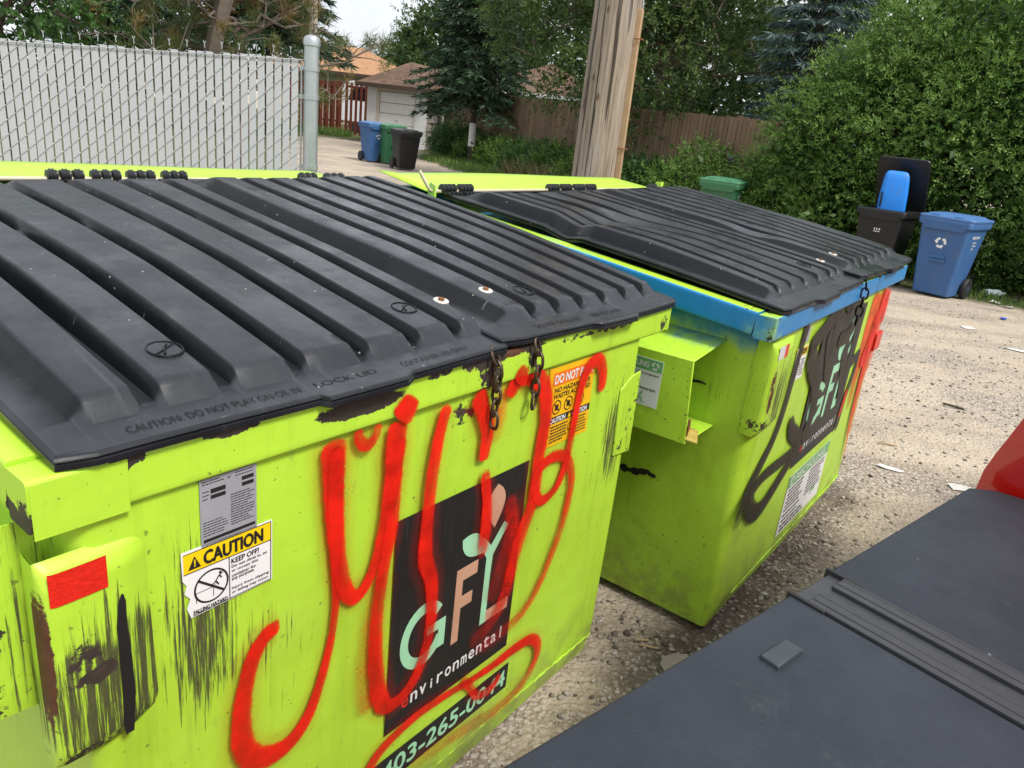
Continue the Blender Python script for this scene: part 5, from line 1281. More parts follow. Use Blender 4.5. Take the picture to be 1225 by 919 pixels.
def sprays(P, D, n, slen, leaf, up=.5, rnd=.7, seed=0, droop=0, vbase=None):
    """each point grows a small stem with n leaves along it"""
    r = np.random.default_rng(seed); m = len(P)
    S = unit(D+np.array([0, 0, up])+rnd*r.normal(size=(m, 3)))
    ln = slen*(.55+.9*r.random(m))
    t = (np.arange(n)+.6)/n
    side = unit(np.cross(S, r.normal(size=(m, 3)))); bi = np.cross(S, side)
    ang = np.arange(n)*2.4+r.random((m, 1))*6.28
    pos = P[:, None]+S[:, None]*(t[None, :, None]*ln[:, None, None]); pos[..., 2] -= droop*(t**2)[None, :]*ln[:, None]
    ax = S[:, None]*.75+(side[:, None]*np.cos(ang)[..., None]+bi[:, None]*np.sin(ang)[..., None])*.75+r.normal(size=(m, n, 3))*.15
    L = leaf*(.7+.6*r.random((m, n)))*(1-.35*t)[None]
    v = (vbase if vbase is not None else r.random(m))[:, None]*.6+.4*r.random((m, n))
    return pos.reshape(-1, 3), ax.reshape(-1, 3), L.reshape(-1), v.reshape(-1)
def limbs(name, mat, parent, segs):
    mb = MB()
    for pts, r0, r1 in segs:
        n = len(pts); mb.tube(pts, [r0+(r1-r0)*i/(n-1) for i in range(n)], 6)
    return mb.build(name, mat, parent, smooth=60)
def curve3(a, b, sag, n=6, jit=.1, r=random):
    a, b = Vector(a), Vector(b); L = (b-a).length
    return [a.lerp(b, i/n)+Vector((r.uniform(-1, 1), r.uniform(-1, 1), r.uniform(-1, 1)))*(jit*L*.12*math.sin(math.pi*i/n))+Vector((0, 0, -sag*math.sin(math.pi*i/n)*L)) for i in range(n+1)]

def bushy(kind, loc, ells, nspray, nleaf, slen, leaf, mat, label, cat, group=None, seed=1, up=.6, rnd=.6, aspect=.42, stems=10, core=.5, face=None, trunk=None, bark='bark', lo=.70, droop=0, bump=.16, partname='foliage', gap=-.42):
    o = empty(kind, loc, 0, label, cat, group); loc = np.array(loc)
    E_ = [(e[0]-loc[0], e[1]-loc[1], e[2]-loc[2], *e[3:]) for e in ells]
    P, D, F = shell_points(E_, nspray, lo=lo, seed=seed, face=face, bump=bump)
    nz = np.array([mnoise.noise(Vector(p)*1.3) for p in P])
    keep = nz > gap ; P, D, F, nz = P[keep], D[keep], F[keep], nz[keep]
    vb = np.clip(.5+nz*.8+.25*RNG.normal(size=len(P)), 0, 1)
    p, a, L, v = sprays(P, D, nleaf, slen, leaf, up, rnd, seed, droop, vb)
    leaf_mesh(partname, p, a, L, L*aspect, M[mat], o, v)
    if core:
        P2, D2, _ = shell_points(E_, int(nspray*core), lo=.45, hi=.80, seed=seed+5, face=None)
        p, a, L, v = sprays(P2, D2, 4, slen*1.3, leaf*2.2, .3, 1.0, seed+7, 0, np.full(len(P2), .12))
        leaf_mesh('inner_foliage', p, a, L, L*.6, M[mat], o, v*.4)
    r = random.Random(seed); segs = []
    if trunk:
        tx, ty, z1, r0 = trunk; base = Vector((tx-loc[0], ty-loc[1], -.05)); top = Vector((tx-loc[0]+r.uniform(-.2, .2), ty-loc[1], z1))
        segs.append((curve3(base, top, 0, 8, .4, r), r0, r0*.35))
        for k in range(stems):
            e = r.choice(E_); d = Vector((r.gauss(0, 1), r.gauss(0, 1), r.gauss(.2, .8))).normalized()
            tgt = Vector(e[:3])+Vector((d.x*e[3], d.y*e[4], d.z*e[5]))*.85
            q = segs[0][0][r.randint(3, 8)]
            c = curve3(q, tgt, -.06, 6, 1.0, r); segs.append((c, r0*.28, .012))
            for _ in range(2):
                b = c[r.randint(3, 5)]; segs.append((curve3(b, b+Vector((r.gauss(0, 1), r.gauss(0, 1), r.gauss(0, .7)))*.9, .05, 4, 1, r), .016, .005))
        limbs('trunk', M[bark], o, segs)
    else:
        for k in range(stems):
            e = r.choice(E_); b = Vector((e[0]+r.uniform(-.4, .4)*e[3], e[1]+r.uniform(-.4, .4)*e[4], 0)); t = Vector((e[0]+r.uniform(-.7, .7)*e[3], e[1]+r.uniform(-.7, .7)*e[4], e[2]+r.uniform(.1, .8)*e[5]))
            segs.append((curve3(b, t, -.05, 6, .8, r), .03, .006))
        limbs('stems', M[bark], o, segs)
    return o

# the big hedge behind the carts
HG = [(5.0, 12.9, 1.55, 1.35, 1.2, 1.75), (4.35, 13.1, .7, 1.0, .8, 1.1), (5.15, 12.25, .7, 1.15, 1.0, 1.25), (5.55, 12.4, 1.7, 1.35, 1.3, 2.2), (6.55, 11.85, 1.6, 1.5, 1.35, 2.2), (6.7, 12.6, 2.9, 1.8, 1.6, 2.2), (7.7, 11.2, 1.7, 1.5, 1.4, 2.6), (8.6, 11.6, 2.8, 2.0, 1.7, 2.4), (8.9, 10.2, 1.6, 1.6, 1.4, 2.4), (10.2, 10.0, 2.0, 1.8, 1.6, 2.8), (4.5, 13.0, .5, .9, .7, .85)]
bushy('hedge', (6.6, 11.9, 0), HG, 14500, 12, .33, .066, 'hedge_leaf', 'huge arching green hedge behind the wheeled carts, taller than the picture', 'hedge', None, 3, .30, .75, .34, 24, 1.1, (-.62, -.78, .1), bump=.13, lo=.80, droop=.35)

# trees along the alley
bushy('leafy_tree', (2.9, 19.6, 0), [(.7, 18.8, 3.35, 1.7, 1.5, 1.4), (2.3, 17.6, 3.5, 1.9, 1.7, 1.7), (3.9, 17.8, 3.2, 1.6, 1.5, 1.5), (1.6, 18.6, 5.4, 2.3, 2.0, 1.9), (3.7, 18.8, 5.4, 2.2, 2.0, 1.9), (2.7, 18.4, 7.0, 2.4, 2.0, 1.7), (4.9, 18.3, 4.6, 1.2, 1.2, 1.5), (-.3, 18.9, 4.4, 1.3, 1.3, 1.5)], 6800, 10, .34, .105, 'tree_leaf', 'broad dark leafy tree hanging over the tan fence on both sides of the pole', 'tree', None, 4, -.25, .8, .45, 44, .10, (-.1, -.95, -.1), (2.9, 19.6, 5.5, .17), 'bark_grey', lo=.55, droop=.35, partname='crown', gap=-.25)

def conifer(loc, height, r0, label, mat, zlow, seed, whorls=26, per=9, card=.16, white=None, droop=.35, group=None, aspect=.15):
    o = empty('spruce_tree', loc, 0, label, 'tree', group); r = random.Random(seed); rg = np.random.default_rng(seed)
    segs = [([Vector((0, 0, -.05)), Vector((.02, 0, height*.5)), Vector((0, 0, height))], .05+.007*height, .02)]
    Ps = []; As = []; Ls = []; Vs = []
    for k in range(whorls):
        v = (k+.5)/whorls; z = zlow+(height-zlow)*v; rad = r0*(1-v)**.8*(.8+.35*r.random())+.12
        for q in range(per):
            a = 2*math.pi*(q+r.random()*.8)/per+k; ln = rad*r.uniform(.7, 1.1); d = Vector((math.cos(a), math.sin(a), 0))
            n = 8; pts = [Vector((0, 0, z))+d*ln*i/n+Vector((0, 0, -droop*ln*(i/n)**1.4+.10*ln*(i/n)**3)) for i in range(n+1)]
            segs.append((pts, .018, .004))
            m = int(26+ln*78)
            tt = rg.random(m)**.7; base = np.array([pts[0]+(pts[-1]-pts[0])*0 for _ in range(1)])
            pp = np.array([np.array(pts[min(n-1, int(t*n))].lerp(pts[min(n, int(t*n)+1)], t*n-int(t*n))) for t in tt])
            sd = np.array([-d.y, d.x, 0]); off = rg.normal(size=m)*.28*ln*(1-tt*.75)*.55
            pp += sd*off[:, None]; pp[:, 2] -= np.abs(off)*.25
            ax = np.array(d)*.8+sd*np.sign(off)[:, None]*.6+np.array([0, 0, -.35])+rg.normal(size=(m, 3))*.35
            Ps.append(pp); As.append(ax); Ls.append(card*(.7+.7*rg.random(m))); Vs.append(np.clip(.25+.5*tt+.3*rg.normal(size=m), 0, 1))
    leaf_mesh('crown', np.concatenate(Ps), np.concatenate(As), np.concatenate(Ls), np.concatenate(Ls)*aspect, M[mat], o, np.concatenate(Vs))
    tk_ = limbs('trunk', M['bark'], o, segs)
    if white:
        mb = MB(); mb.lathe([(.056+.007*height, white[0]), (.054+.007*height, white[1])], 'z', (0, 0, 0), 14); mb.build('painted_band', M['white'], o, smooth=50)
    return o
conifer((-2.22, 26.0, 0), 9.5, 2.0, 'dark green spruce with white painted trunk foot beside the garage', 'spruce_leaf', 1.9, 5, 30, 12, .22, (.55, 1.28), .42)
conifer((-10.0, 29.0, 0), 12.5, 3.0, 'tall spruce above the end of the white slat fence', 'spruce_leaf', 3.5, 6, 26, 10, .30, None, .40)
conifer((-14.6, 27.0, 0), 12.0, 3.6, 'tall spruce farther left behind the slat fence', 'spruce_leaf', 1.6, 16, 22, 9, .32, None, .40)
conifer((4.85, 15.3, 0), 7.0, 1.35, 'pale blue spruce between the leafy tree and the hedge', 'blue_leaf', 1.0, 7, 26, 10, .17, None, .25)
conifer((9.6, 17.2, 0), 9.5, 2.2, 'tall blue spruce rising behind the top of the hedge', 'blue_leaf', 2.0, 8, 24, 10, .20, None, .25)

# pine with open branches just behind the slat fence
def pine(loc, seed):
    o = empty('pine_tree', loc, 0, 'open pine with brown tinged needle tufts leaning over the slat fence', 'tree'); r = random.Random(seed); rg = np.random.default_rng(seed)
    segs = [(curve3((0, 0, -.05), (.1, 0, 5.2), 0, 8, .6, r), .15, .05)]
    Ps = []; As = []; Vs = []
    def tuft(c, d, n=75, L=.13, v=.4):
        dd = unit(np.array(d)[None]*1.0+rg.normal(size=(n, 3))*.75); Ps.append(np.array(c)[None]+rg.normal(size=(n, 3))*.03-np.array(d)[None]*(rg.random((n, 1))*.16)); As.append(dd); Vs.append(np.full(n, v)+rg.normal(size=n)*.15)
    for k in range(46):
        z = r.uniform(1.35, 4.6); a = r.uniform(0, 2*math.pi); ln = r.uniform(.9, 2.3)*(1.15-z/7)
        tip = Vector((math.cos(a)*ln, math.sin(a)*ln*.8, z+r.uniform(-.15, .55))); c = curve3((.05, 0, z-.15), tip, .05, 7, 1.3, r); segs.append((c, .026, .007))
        brown = r.random() < .25
        for _ in range(8):
            b = c[r.randint(3, 7)]; e = b+Vector((r.gauss(0, .28), r.gauss(0, .28), r.gauss(.1, .16))); segs.append(([b, b.lerp(e, .5)+Vector((0, 0, .02)), e], .009, .005))
            d = (e-b).normalized()*.7+Vector((0, 0, .45)); tuft(e, d, 80, .13, (.95 if (brown or r.random() < .12) else r.uniform(.1, .6)))
    P = np.concatenate(Ps); L = .12+.05*rg.random(len(P)); leaf_mesh('needles', P, np.concatenate(As), L, .007, M['pine_leaf'], o, np.concatenate(Vs)); limbs('trunk', M['bark_grey'], o, segs)
    return o
pine((-4.15, 10.6, 0), 21)
bushy('leafy_tree', (-6.6, 10.0, 0), [(-6.6, 10.0, 2.3, 1.2, 1.0, 1.0), (-7.6, 10.4, 2.9, 1.4, 1.2, 1.4), (-6.9, 10.4, 3.8, 1.2, 1.1, 1.2)], 1700, 10, .26, .075, 'bright_leaf', 'round green tree behind the far left end of the slat fence', 'tree', None, 9, .3, .7, .45, 8, .4, None, (-6.8, 10.2, 3.2, .09), partname='crown')

# trees farther off, one by one
far = [(-19, 44, 4.2, 3.6, 9.5, 'left'), (-15.5, 64, 3.6, 3.4, 5.6, 'above the orange roof'), (-9.6, 60, 3.0, 2.8, 6.6, 'right of the roof vent'), (-4.6, 46, 3.4, 3.2, 9.0, 'behind the dark spruce'), (.5, 40, 3.8, 3.4, 8.6, 'behind the pole on the left'), (6.0, 33, 3.6, 3.2, 7.6, 'behind the broad tree'), (11.5, 28, 3.6, 3.2, 8.4, 'behind the hedge'), (16.5, 23, 3.8, 3.4, 8.6, 'behind the hedge at the right edge')]
labs = ['wide leafy tree far left beyond the slat fence', 'pale leafy tree directly above the orange roofed house', 'light green tree right of the orange roof, under the open sky', 'tall leafy tree behind the dark spruce and garage roof', 'leafy tree filling the gap left of the utility pole top', 'leafy tree behind the broad dark tree right of the pole', 'leafy tree between the two blue spruces behind the hedge', 'leafy tree behind the hedge at the right picture edge']
for i, ((x, y, rx, ry, h, _), lb) in enumerate(zip(far, labs)):
    zc = h*.56
    bushy('leafy_tree', (x, y, 0), [(x, y, zc, rx, ry, h*.40), (x-rx*.5, y-.5, zc-.9, rx*.7, ry*.7, h*.30), (x+rx*.55, y-.5, zc-.5, rx*.7, ry*.7, h*.32)], 1900, 9, .55, .20, 'bg_leaf' if i in (1, 2) else 'tree_leaf', lb, 'tree', 'leafy trees beyond the alley', 30+i, .1, .8, .5, 12, .5, (0, -1, 0), (x, y, h*.6, .2), lo=.6, partname='crown')

# weeds and shrubs at the foot of the board fence
sh_spots = [(-2.9, 28.3, .85, .95, 'at the garage corner'), (-1.75, 26.6, .8, .62, ''), (-.75, 24.6, .9, .72, ''), (.05, 22.6, .85, .75, ''), (.75, 20.6, .8, .82, ''), (1.55, 18.6, .75, .8, ''), (2.35, 16.6, .75, .82, ''), (3.35, 15.0, .85, 1.2, ''), (4.0, 13.9, .75, 1.0, '')]
lab2 = ['low leafy shrub against the corner of the white garage', 'leafy shrub under the white banded spruce trunk', 'dense leafy shrub right of the spruce trunk, before the board fence', 'leafy shrub midway between the spruce and the utility pole', 'leafy shrub just left of the utility pole', 'leafy shrub just right of the utility pole', 'leafy shrub before the fence, left of the green cart', 'climbing shrub on the fence behind the green cart', 'leafy shrub between the green cart and the hedge']
for i, ((x, y, r_, h, _), lb) in enumerate(zip(sh_spots, lab2)):
    bushy('shrub', (x, y, 0), [(x, y, h*.52, r_*1.1, r_*.85, h*.72), (x-.45, y+.1, h*.4, r_*.8, r_*.7, h*.6), (x+.45, y-.1, h*.45, r_*.75, r_*.7, h*.66)], 900, 10, .30, .075, 'hedge_leaf' if i % 3 else 'bright_leaf', lb, 'shrub', 'shrubs along the board fence', 60+i, .8, .6, .40, 8, .4, None, lo=.5)

# grass: the verge along the fence and by the red fence
def grass(name, regions, mat, seed):
    r = np.random.default_rng(seed); Ps = []; Ls = []
    for (ax, ay, bx, by, wd, n, l0, l1) in regions:
        t = r.random(n); s = (r.random(n)-.5)*wd; d = np.array([bx-ax, by-ay]); u = d/np.linalg.norm(d); nn = np.array([-u[1], u[0]])
        p = np.array([ax, ay])+d*t[:, None]+nn*s[:, None]
        k = np.sin(p[:, 0]*2.1)*np.sin(p[:, 1]*1.7)+.5*np.sin(p[:, 0]*5+p[:, 1]*4); keep = (k > -.6+.9*np.abs(s/wd*2)**2-.5)
        p = p[keep]; Ps.append(np.c_[p, np.zeros(len(p))]); Ls.append(l0+(l1-l0)*r.random(len(p))**2)
    P = np.concatenate(Ps); L = np.concatenate(Ls); A = np.c_[r.normal(size=(len(P), 2))*.35, np.ones(len(P))]
    return tag(leaf_mesh(name, P, A, L, .012+L*.03, M[mat], None, r.random(len(P))), kind='stuff')
grass('grass', [(-3.3, 27.5, 1.2, 17.0, 2.6, 15000, .07, .26), (1.2, 17.0, 3.6, 12.8, 1.8, 7000, .06, .30), (-11.5, 35.2, -8.4, 34.6, 1.4, 3500, .10, .45), (5.6, 10.6, 8.5, 8.6, .9, 2600, .04, .16), (-.9, 18.6, .6, 15.6, 1.6, 5000, .05, .16)], 'grass', 5)
grass('tall_grass', [(-.6, 21.4, .9, 18.4, .7, 2600, .25, .75)], 'straw', 6)
# ================================================================ ground
def ground_mat():
    t = NT('gravel_alley'); c = t.coord()
    big = t.noise(c, .55, 5, .6); mid = t.noise(c, 2.6, 5, .6)
    dust = t.mix(big, (.42, .345, .262), (.56, .485, .39)); dust = t.mix(t.ss(mid, .35, .7), dust, t.mix(.5, dust, (.42, .34, .26)))
    v1 = t.n('TexVoronoi', {'Vector': c, 'Scale': 44.0}); v2 = t.n('TexVoronoi', {'Vector': c, 'Scale': 95.0}); v3 = t.n('TexVoronoi', {'Vector': c, 'Scale': 21.0})
    def peb(v, cr):
        g = t.n('SeparateColor', {0: v.outputs['Color']}).outputs[0]
        return t.mix(g, t.mix(t.ss(g, .0, .5), (.19, .165, .14), (.36, .315, .265)), (.60, .56, .50))
    gravel = t.mix(t.ss(v2.outputs[0], .30, .52), peb(v2, 0), (.24, .195, .15)); g1 = t.mix(t.ss(v1.outputs[0], .30, .5), peb(v1, 0), gravel)
    grav_m = t.ss(t.math('ADD', t.noise(t.coord((1, 1, 1), rot=(0, 0, .8)), .9, 6, .65), t.math('MULTIPLY', t.math('SUBTRACT', t.noise(t.coord((.35, 2.2, 1), rot=(0, 0, -.35)), 1.0, 4), .5), .7)), .40, .60)
    few = t.ss(t.noise(c, 17, 3), .54, .60)
    b = t.mix(t.math('MULTIPLY', t.math('MAXIMUM', grav_m, t.math('MULTIPLY', few, .55)), .86), dust, g1)
    rut = t.ss(t.noise(t.coord((.25, 1.7, 1), rot=(0, 0, -.30)), 1.0, 4, .5), .52, .72); b = t.mix(t.math('MULTIPLY', rut, .35), b, (.24, .18, .125))
    soil = t.ss(t.math('ADD', t.attr('soil'), t.math('MULTIPLY', t.math('SUBTRACT', mid, .5), .8)), .35, .85)
    sg = t.mix(t.ss(v1.outputs[0], .25, .45), t.mix(t.n('SeparateColor', {0: v1.outputs['Color']}).outputs[0], (.075, .062, .05), (.30, .26, .22)), (.062, .048, .037))
    b = t.mix(t.math('MULTIPLY', soil, .85), b, sg)
    vg = t.ss(t.math('ADD', t.attr('verge'), t.math('MULTIPLY', t.math('SUBTRACT', mid, .5), .8)), .3, .8); b = t.mix(vg, b, t.mix(mid, (.055, .085, .022), (.11, .10, .05)))
    h = t.math('SUBTRACT', t.math('MULTIPLY', mid, .4), t.math('ADD', t.math('MULTIPLY', v1.outputs[0], .9), t.math('MULTIPLY', v2.outputs[0], .4)))
    return t.done(t.bsdf(color=b, rough=.92, spec=.2, normal=t.bump(h, .7, .02)))
M['ground'] = ground_mat()
def axis(lo, hi, near0, near1, fine, grow=1.18):
    a = list(np.arange(near0, near1, fine)); s = fine; x = near1
    while x < hi: a.append(x); s *= grow; x += s
    a.append(hi); s = fine; x = near0
    while x > lo: s *= grow; x -= s; a.insert(0, max(x, lo))
    return a
xs = axis(-160, 160, -6, 9, .12); ys = axis(-60, 260, -2, 13, .12)
fA, fB = Vector((-4.0, 32.6)), Vector((4.35, 13.1))
def hgt(x, y):
    if abs(x) > 25 or y > 40: return 0
    return .010*math.sin(1.1*x+.6*y)*math.sin(.8*y-.5*x)+.005*math.sin(3.7*x+1.3*y)-.008
fu = (fB-fA).normalized(); fn_ = Vector((-fu.y, fu.x))
def soil(x, y):
    s = 0
    for (ax, ay, bx, by, w, k) in ((.40, 1.75, 1.75, 3.55, .34, .8), (.0, 2.4, -1.2, 3.6, .6, 1.0), (.5, 1.4, .9, 2.1, .45, 1.0)):
        a, b, p = Vector((ax, ay)), Vector((bx, by)), Vector((x, y)); t_ = max(0, min(1, (p-a).dot(b-a)/(b-a).length_squared)); d = (p-a-(b-a)*t_).length; s = max(s, k*max(0, 1-d/w)**.7)
    return s
def verge(x, y):
    p = Vector((x, y)); s = (p-fA).dot(fn_); u = (p-fA).dot(fu)
    v = 0
    if -2 < u < 24: v = max(0, min(1, (s+1.9)/.8)) if s < 0 else 1.0
    e = ((x-8)/4.2)**2+((y-11.6)/2.2)**2
    v = max(v, max(0, 1.35-e))
    if y > 33 and x < -6.8: v = max(v, .9)
    k = min(1, max(0, (y-4.45-.157*(x+1.35))/.25), max(0, (-1.5-.30*(y-4.6)-x)/.5))
    if k > 0: v = max(v, .95*k)
    return min(1, v)
V = [(x, y, hgt(x, y)) for y in ys for x in xs]; nx = len(xs)
mb = MB(); mb.add(V, [(j*nx+i, j*nx+i+1, (j+1)*nx+i+1, (j+1)*nx+i) for j in range(len(ys)-1) for i in range(nx-1)])
gd = mb.build('ground', M['ground'], None, smooth=60, attrs={'soil': lambda x, y, z: soil(x, y) if abs(x) < 5 and y < 8 else 0, 'verge': lambda x, y, z: verge(x, y) if -60 < x < 20 and 1 < y < 70 else 0})
tag(gd, kind='structure')

# loose stones
t = NT('loose_stone'); v = t.attr('var'); t.done(t.bsdf(color=t.mix(v, t.mix(t.ss(v, 0, .6), (.10, .085, .07), (.26, .22, .18)), (.46, .43, .385)), rough=.9, spec=.2)); M['stone'] = t.m
bm = bmesh.new(); bmesh.ops.create_icosphere(bm, subdivisions=1, radius=1); ico = np.array([v.co[:] for v in bm.verts]); icf = np.array([[v.index for v in f.verts] for f in bm.faces]); bm.free()
def stones(name, n, seed, s0, s1, place):
    r = np.random.default_rng(seed); P = place(r, n); n = len(P)
    S = s0+(s1-s0)*r.random(n)**3.2
    V = ico[None]*(.65+.6*r.random((n, len(ico), 1)))*S[:, None, None]*np.stack([.8+.5*r.random(n), .8+.5*r.random(n), .45+.35*r.random(n)], 1)[:, None]
    a = r.random(n)*6.28; c, s = np.cos(a)[:, None], np.sin(a)[:, None]; x, y = V[..., 0]*c-V[..., 1]*s, V[..., 0]*s+V[..., 1]*c
    V = np.stack([x, y, V[..., 2]], -1); z = np.array([hgt(p[0], p[1]) for p in P]); V += np.c_[P, z+S*.28][:, None]
    F = (icf[None]+(np.arange(n)*len(ico))[:, None, None]).reshape(-1, 3)
    me = bpy.data.meshes.new(name); me.vertices.add(len(V)*len(ico)); me.vertices.foreach_set('co', V.reshape(-1).astype(np.float32)); me.loops.add(F.size); me.loops.foreach_set('vertex_index', F.reshape(-1).astype(np.int32))
    me.polygons.add(len(F)); me.polygons.foreach_set('loop_start', np.arange(0, F.size, 3, dtype=np.int32)); me.polygons.foreach_set('loop_total', np.full(len(F), 3, dtype=np.int32)); me.update(calc_edges=True)
    at = me.attributes.new('var', 'FLOAT', 'POINT'); at.data.foreach_set('value', np.repeat(r.random(n)**1.3, len(ico)).astype(np.float32)); me.materials.append(M['stone'])
    o = bpy.data.objects.new(name, me); COL.objects.link(o); return tag(o, kind='stuff')
def local(p, root, yaw):
    d = p-np.array(root[:2]); c, s = math.cos(-yaw), math.sin(-yaw); return d[:, 0]*c-d[:, 1]*s, d[:, 0]*s+d[:, 1]*c
def clear(p):
    k = np.ones(len(p), bool)
    for o, yaw, w in ((d1, YAW1, W1), (d2, YAW2, W2)):
        x, y = local(p, o.location, yaw); k &= ~((x > .04) & (x < w-.06) & (y > .0) & (y < 1.62))
    return k
def near_field(r, n):
    p = np.c_[r.uniform(-1.2, 4.5, n), r.uniform(1.2, 7.0, n)]
    q = np.c_[r.normal(.9, .55, n//2), r.normal(2.6, .6, n//2)]; p = np.concatenate([p, q]); return p[clear(p)]
def right_field(r, n):
    p = np.c_[r.uniform(1.5, 8.5, n), r.uniform(4.0, 11.0, n)]; k = np.array([mnoise.noise((a*.8, b*.8, 3)) > -.15 for a, b in p]); return p[k & clear(p)]
stones('gravel', 8500, 1, .003, .014, near_field)
stones('gravel', 7000, 2, .004, .013, right_field)

# litter
M['paper'] = simple('scrap_paper', (.62, .61, .58), .8, 0, .08, 12)
M['chipwood'] = simple('wood_chip', (.46, .33, .19), .85, 0, .3, 20, .4, 60)
M['slab'] = simple('broken_concrete', (.34, .30, .26), .95, 0, .3, 14, .6, 50)
M['clear_bottle'] = simple('clear_plastic', (.55, .62, .66), .15, 0, .15, 20)
M['blue_cap'] = simple('blue_plastic', (.03, .08, .5), .4)
def scrap(name, loc, rz, pts, mat, label, cat, th=.003, crumple=.006, seed=0):
    r = random.Random(seed); n = 10
    cx = sum(p[0] for p in pts)/len(pts); cy = sum(p[1] for p in pts)/len(pts)
    rings = []
    for f in (1.0, .66, .33):
        rings.append([(cx+(x-cx)*f+r.uniform(-.003, .003), cy+(y-cy)*f+r.uniform(-.003, .003), .004+r.uniform(0, crumple)) for x, y in pts])
    mb = MB(); mb.loft(rings, True, False); m = len(pts); mb.f.append(tuple(range(2*m, 3*m))); mb.mi.append(0)
    o = mb.build(name, M[mat], None, solid=th); o.location = (loc[0], loc[1], hgt(*loc)+.002); o.rotation_euler = (0, 0, rz); return tag(o, label, cat)
scrap('paper_scrap', (2.165, 3.92), R(-28), [(-.07, -.015), (-.02, -.028), (.05, -.022), (.085, .0), (.03, .022), (-.05, .018)], 'paper', 'torn white paper scrap on the tan dirt, left of the red cab', 'litter', seed=1)
scrap('paper_scrap', (2.47, 3.75), R(-5), [(-.05, -.04), (.05, -.04), (.07, .02), (.0, .05), (-.05, .03)], 'paper', 'white paper scrap just above the corner of the truck bed cover', 'litter', seed=2)
scrap('paper_scrap', (4.83, 8.08), R(20), [(-.08, -.05), (.06, -.06), (.09, .03), (-.04, .06)], 'paper', 'pale flat scrap on the gravel between the carts and the paper at the right edge', 'litter', seed=3)
scrap('paper_scrap', (6.20, 9.94), R(60), [(-.07, -.06), (.06, -.05), (.09, .03), (.0, .07)], 'paper', 'white scrap right behind the wheel of the blue recycling cart', 'litter', seed=4, crumple=.03)
scrap('paper_scrap', (6.23, 9.72), R(-20), [(-.09, -.04), (.06, -.06), (.10, .03), (-.02, .05)], 'paper', 'white scrap nearer the camera than the one behind the cart wheel', 'litter', seed=5, crumple=.02)
scrap('paper_scrap', (4.86, 7.25), R(-35), [(-.14, -.03), (.05, -.05), (.14, .0), (.02, .04)], 'paper', 'long white scrap at the right picture edge on the gravel', 'litter', seed=6)
scrap('bottle_cap', (5.62, 8.76), 0, [(.035*math.cos(k), .035*math.sin(k)) for k in (0, .8, 1.6, 2.4, 3.2, 4, 4.8, 5.6)], 'blue_cap', 'small blue plastic cap on the gravel right of the carts', 'litter', seed=7, th=.015)
bt = empty('plastic_bottle', (6.47, 10.45, .045), R(15), 'clear crushed plastic bottle lying under the hedge beside the blue cart', 'bottle')
mb = MB(); mb.lathe([(.0, -.16), (.05, -.155), (.055, -.10), (.045, -.05), (.054, .0), (.050, .06), (.02, .12), (.016, .15)], 'x', (0, 0, 0), 14); b_ = mb.build('body', M['clear_bottle'], bt, smooth=50)
mb = MB(); mb.lathe([(.019, .148), (.019, .17), (.0, .171)], 'x', (0, 0, 0), 12); mb.build('cap', M['paper'], bt, smooth=50)
def plank(name, loc, rz, L, w, mat, label, cat, th=.006):
    mb = MB(); mb.hexa([(-L/2, -w/2, 0), (L/2, -w*.3, 0), (L/2, w*.4, 0), (-L*.45, w/2, 0), (-L/2, -w/2, th), (L/2, -w*.3, th*.7), (L/2, w*.4, th), (-L*.45, w/2, th*.8)])
    o = mb.build(name, M[mat], None, bevel=.001); o.location = (loc[0], loc[1], hgt(*loc)+.006); o.rotation_euler = (R(3), R(4), rz); return tag(o, label, cat)
plank('wood_chip', (.535, 2.135), R(10), .050, .010, 'chipwood', 'upper pale wood splinter on the dirt between the two dumpsters', 'splinter')
plank('wood_chip', (.555, 2.105), R(-6), .062, .009, 'chipwood', 'lower pale wood splinter on the dirt between the two dumpsters', 'splinter')
plank('stick', (3.18, 5.17), R(-25), .16, .016, 'bark', 'short dark stick on the open gravel right of the dumpsters', 'stick', .014)
plank('stick', (2.31, 4.28), R(-10), .11, .012, 'chipwood', 'thin brown stick on tan dirt just beyond the paper scrap', 'stick', .008)
mb = MB(); r_ = random.Random(8)
mb.loft([[((.075+r_.uniform(-.012, .012))*f*math.cos(k*.63), (.055+r_.uniform(-.008, .008))*f*math.sin(k*.63), z) for k in range(10)] for f, z in ((1, -.012), (1, .008), (.85, .014))], True, True)
o = mb.build('concrete_lump', M['slab'], None, bevel=.002); o.location = (.655, 2.03, hgt(.655, 2.03)); tag(o, 'flat lump of broken concrete at the foot of the blue rimmed dumpster', 'stone')

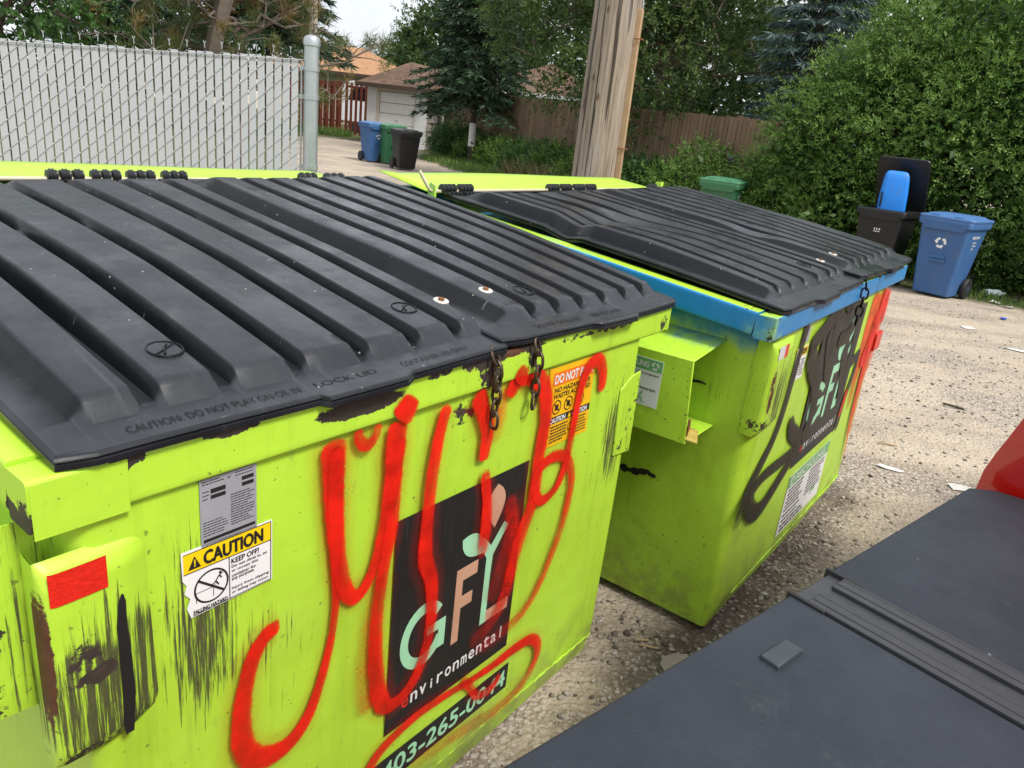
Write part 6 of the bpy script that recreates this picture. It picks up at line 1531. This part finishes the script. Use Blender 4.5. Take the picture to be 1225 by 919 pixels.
# ================================================================ light, sky, camera
w = bpy.data.worlds.new('World'); scene.world = w; w.use_nodes = True
nt = w.node_tree; nt.nodes.clear()
sky = nt.nodes.new('ShaderNodeTexSky'); sky.sky_type = 'NISHITA'; sky.sun_disc = False
SUN_EL, SUN_AZ = 54, 130        # azimuth clockwise from +Y (ahead of the camera): high, from the right and a little behind
sky.sun_elevation = R(SUN_EL); sky.sun_rotation = R(SUN_AZ); sky.air_density = 1.0; sky.dust_density = 6.0; sky.ozone_density = .6
tc = nt.nodes.new('ShaderNodeTexCoord'); nz = nt.nodes.new('ShaderNodeTexNoise'); nz.inputs['Scale'].default_value = 2.2; nz.inputs['Detail'].default_value = 6
nt.links.new(tc.outputs['Generated'], nz.inputs['Vector'])
rmp = nt.nodes.new('ShaderNodeMapRange'); rmp.inputs[1].default_value = .25; rmp.inputs[2].default_value = .6; rmp.inputs[3].default_value = .62; rmp.inputs[4].default_value = .95
nt.links.new(nz.outputs[0], rmp.inputs[0])
mx = nt.nodes.new('ShaderNodeMix'); mx.data_type = 'RGBA'; nt.links.new(rmp.outputs[0], mx.inputs[0]); nt.links.new(sky.outputs[0], mx.inputs[6]); mx.inputs[7].default_value = (9.2, 9.5, 10.0, 1)   # bright cloud over most of the sky
bg = nt.nodes.new('ShaderNodeBackground'); bg.inputs[1].default_value = .088
out = nt.nodes.new('ShaderNodeOutputWorld'); nt.links.new(mx.outputs[2], bg.inputs[0]); nt.links.new(bg.outputs[0], out.inputs[0])
sl = bpy.data.lights.new('sun', 'SUN'); sl.energy = 2.5; sl.angle = R(14); sl.color = (1, .955, .88)
so = bpy.data.objects.new('sun', sl); COL.objects.link(so)
sd = Vector((math.sin(R(SUN_AZ))*math.cos(R(SUN_EL)), math.cos(R(SUN_AZ))*math.cos(R(SUN_EL)), math.sin(R(SUN_EL))))
so.rotation_euler = sd.to_track_quat('Z', 'Y').to_euler()

cam = bpy.data.cameras.new('camera'); co = bpy.data.objects.new('camera', cam); COL.objects.link(co)
cam.sensor_width = 36; cam.lens = 36*900.67/1225; cam.clip_start = .02; cam.clip_end = 1000
m = Matrix(((.99364, -.11260, 0, 0), (.03749, .33081, -.94295, 0), (.10618, .93695, .33293, 1.62), (0, 0, 0, 1)))
co.matrix_world = m; scene.camera = co
scene.view_settings.view_transform = 'Standard'; scene.view_settings.look = 'None'; scene.view_settings.exposure = .6; scene.view_settings.gamma = 1
scene.cycles.max_bounces = 7; scene.cycles.transparent_max_bounces = 16; scene.cycles.diffuse_bounces = 3; scene.cycles.use_denoising = True
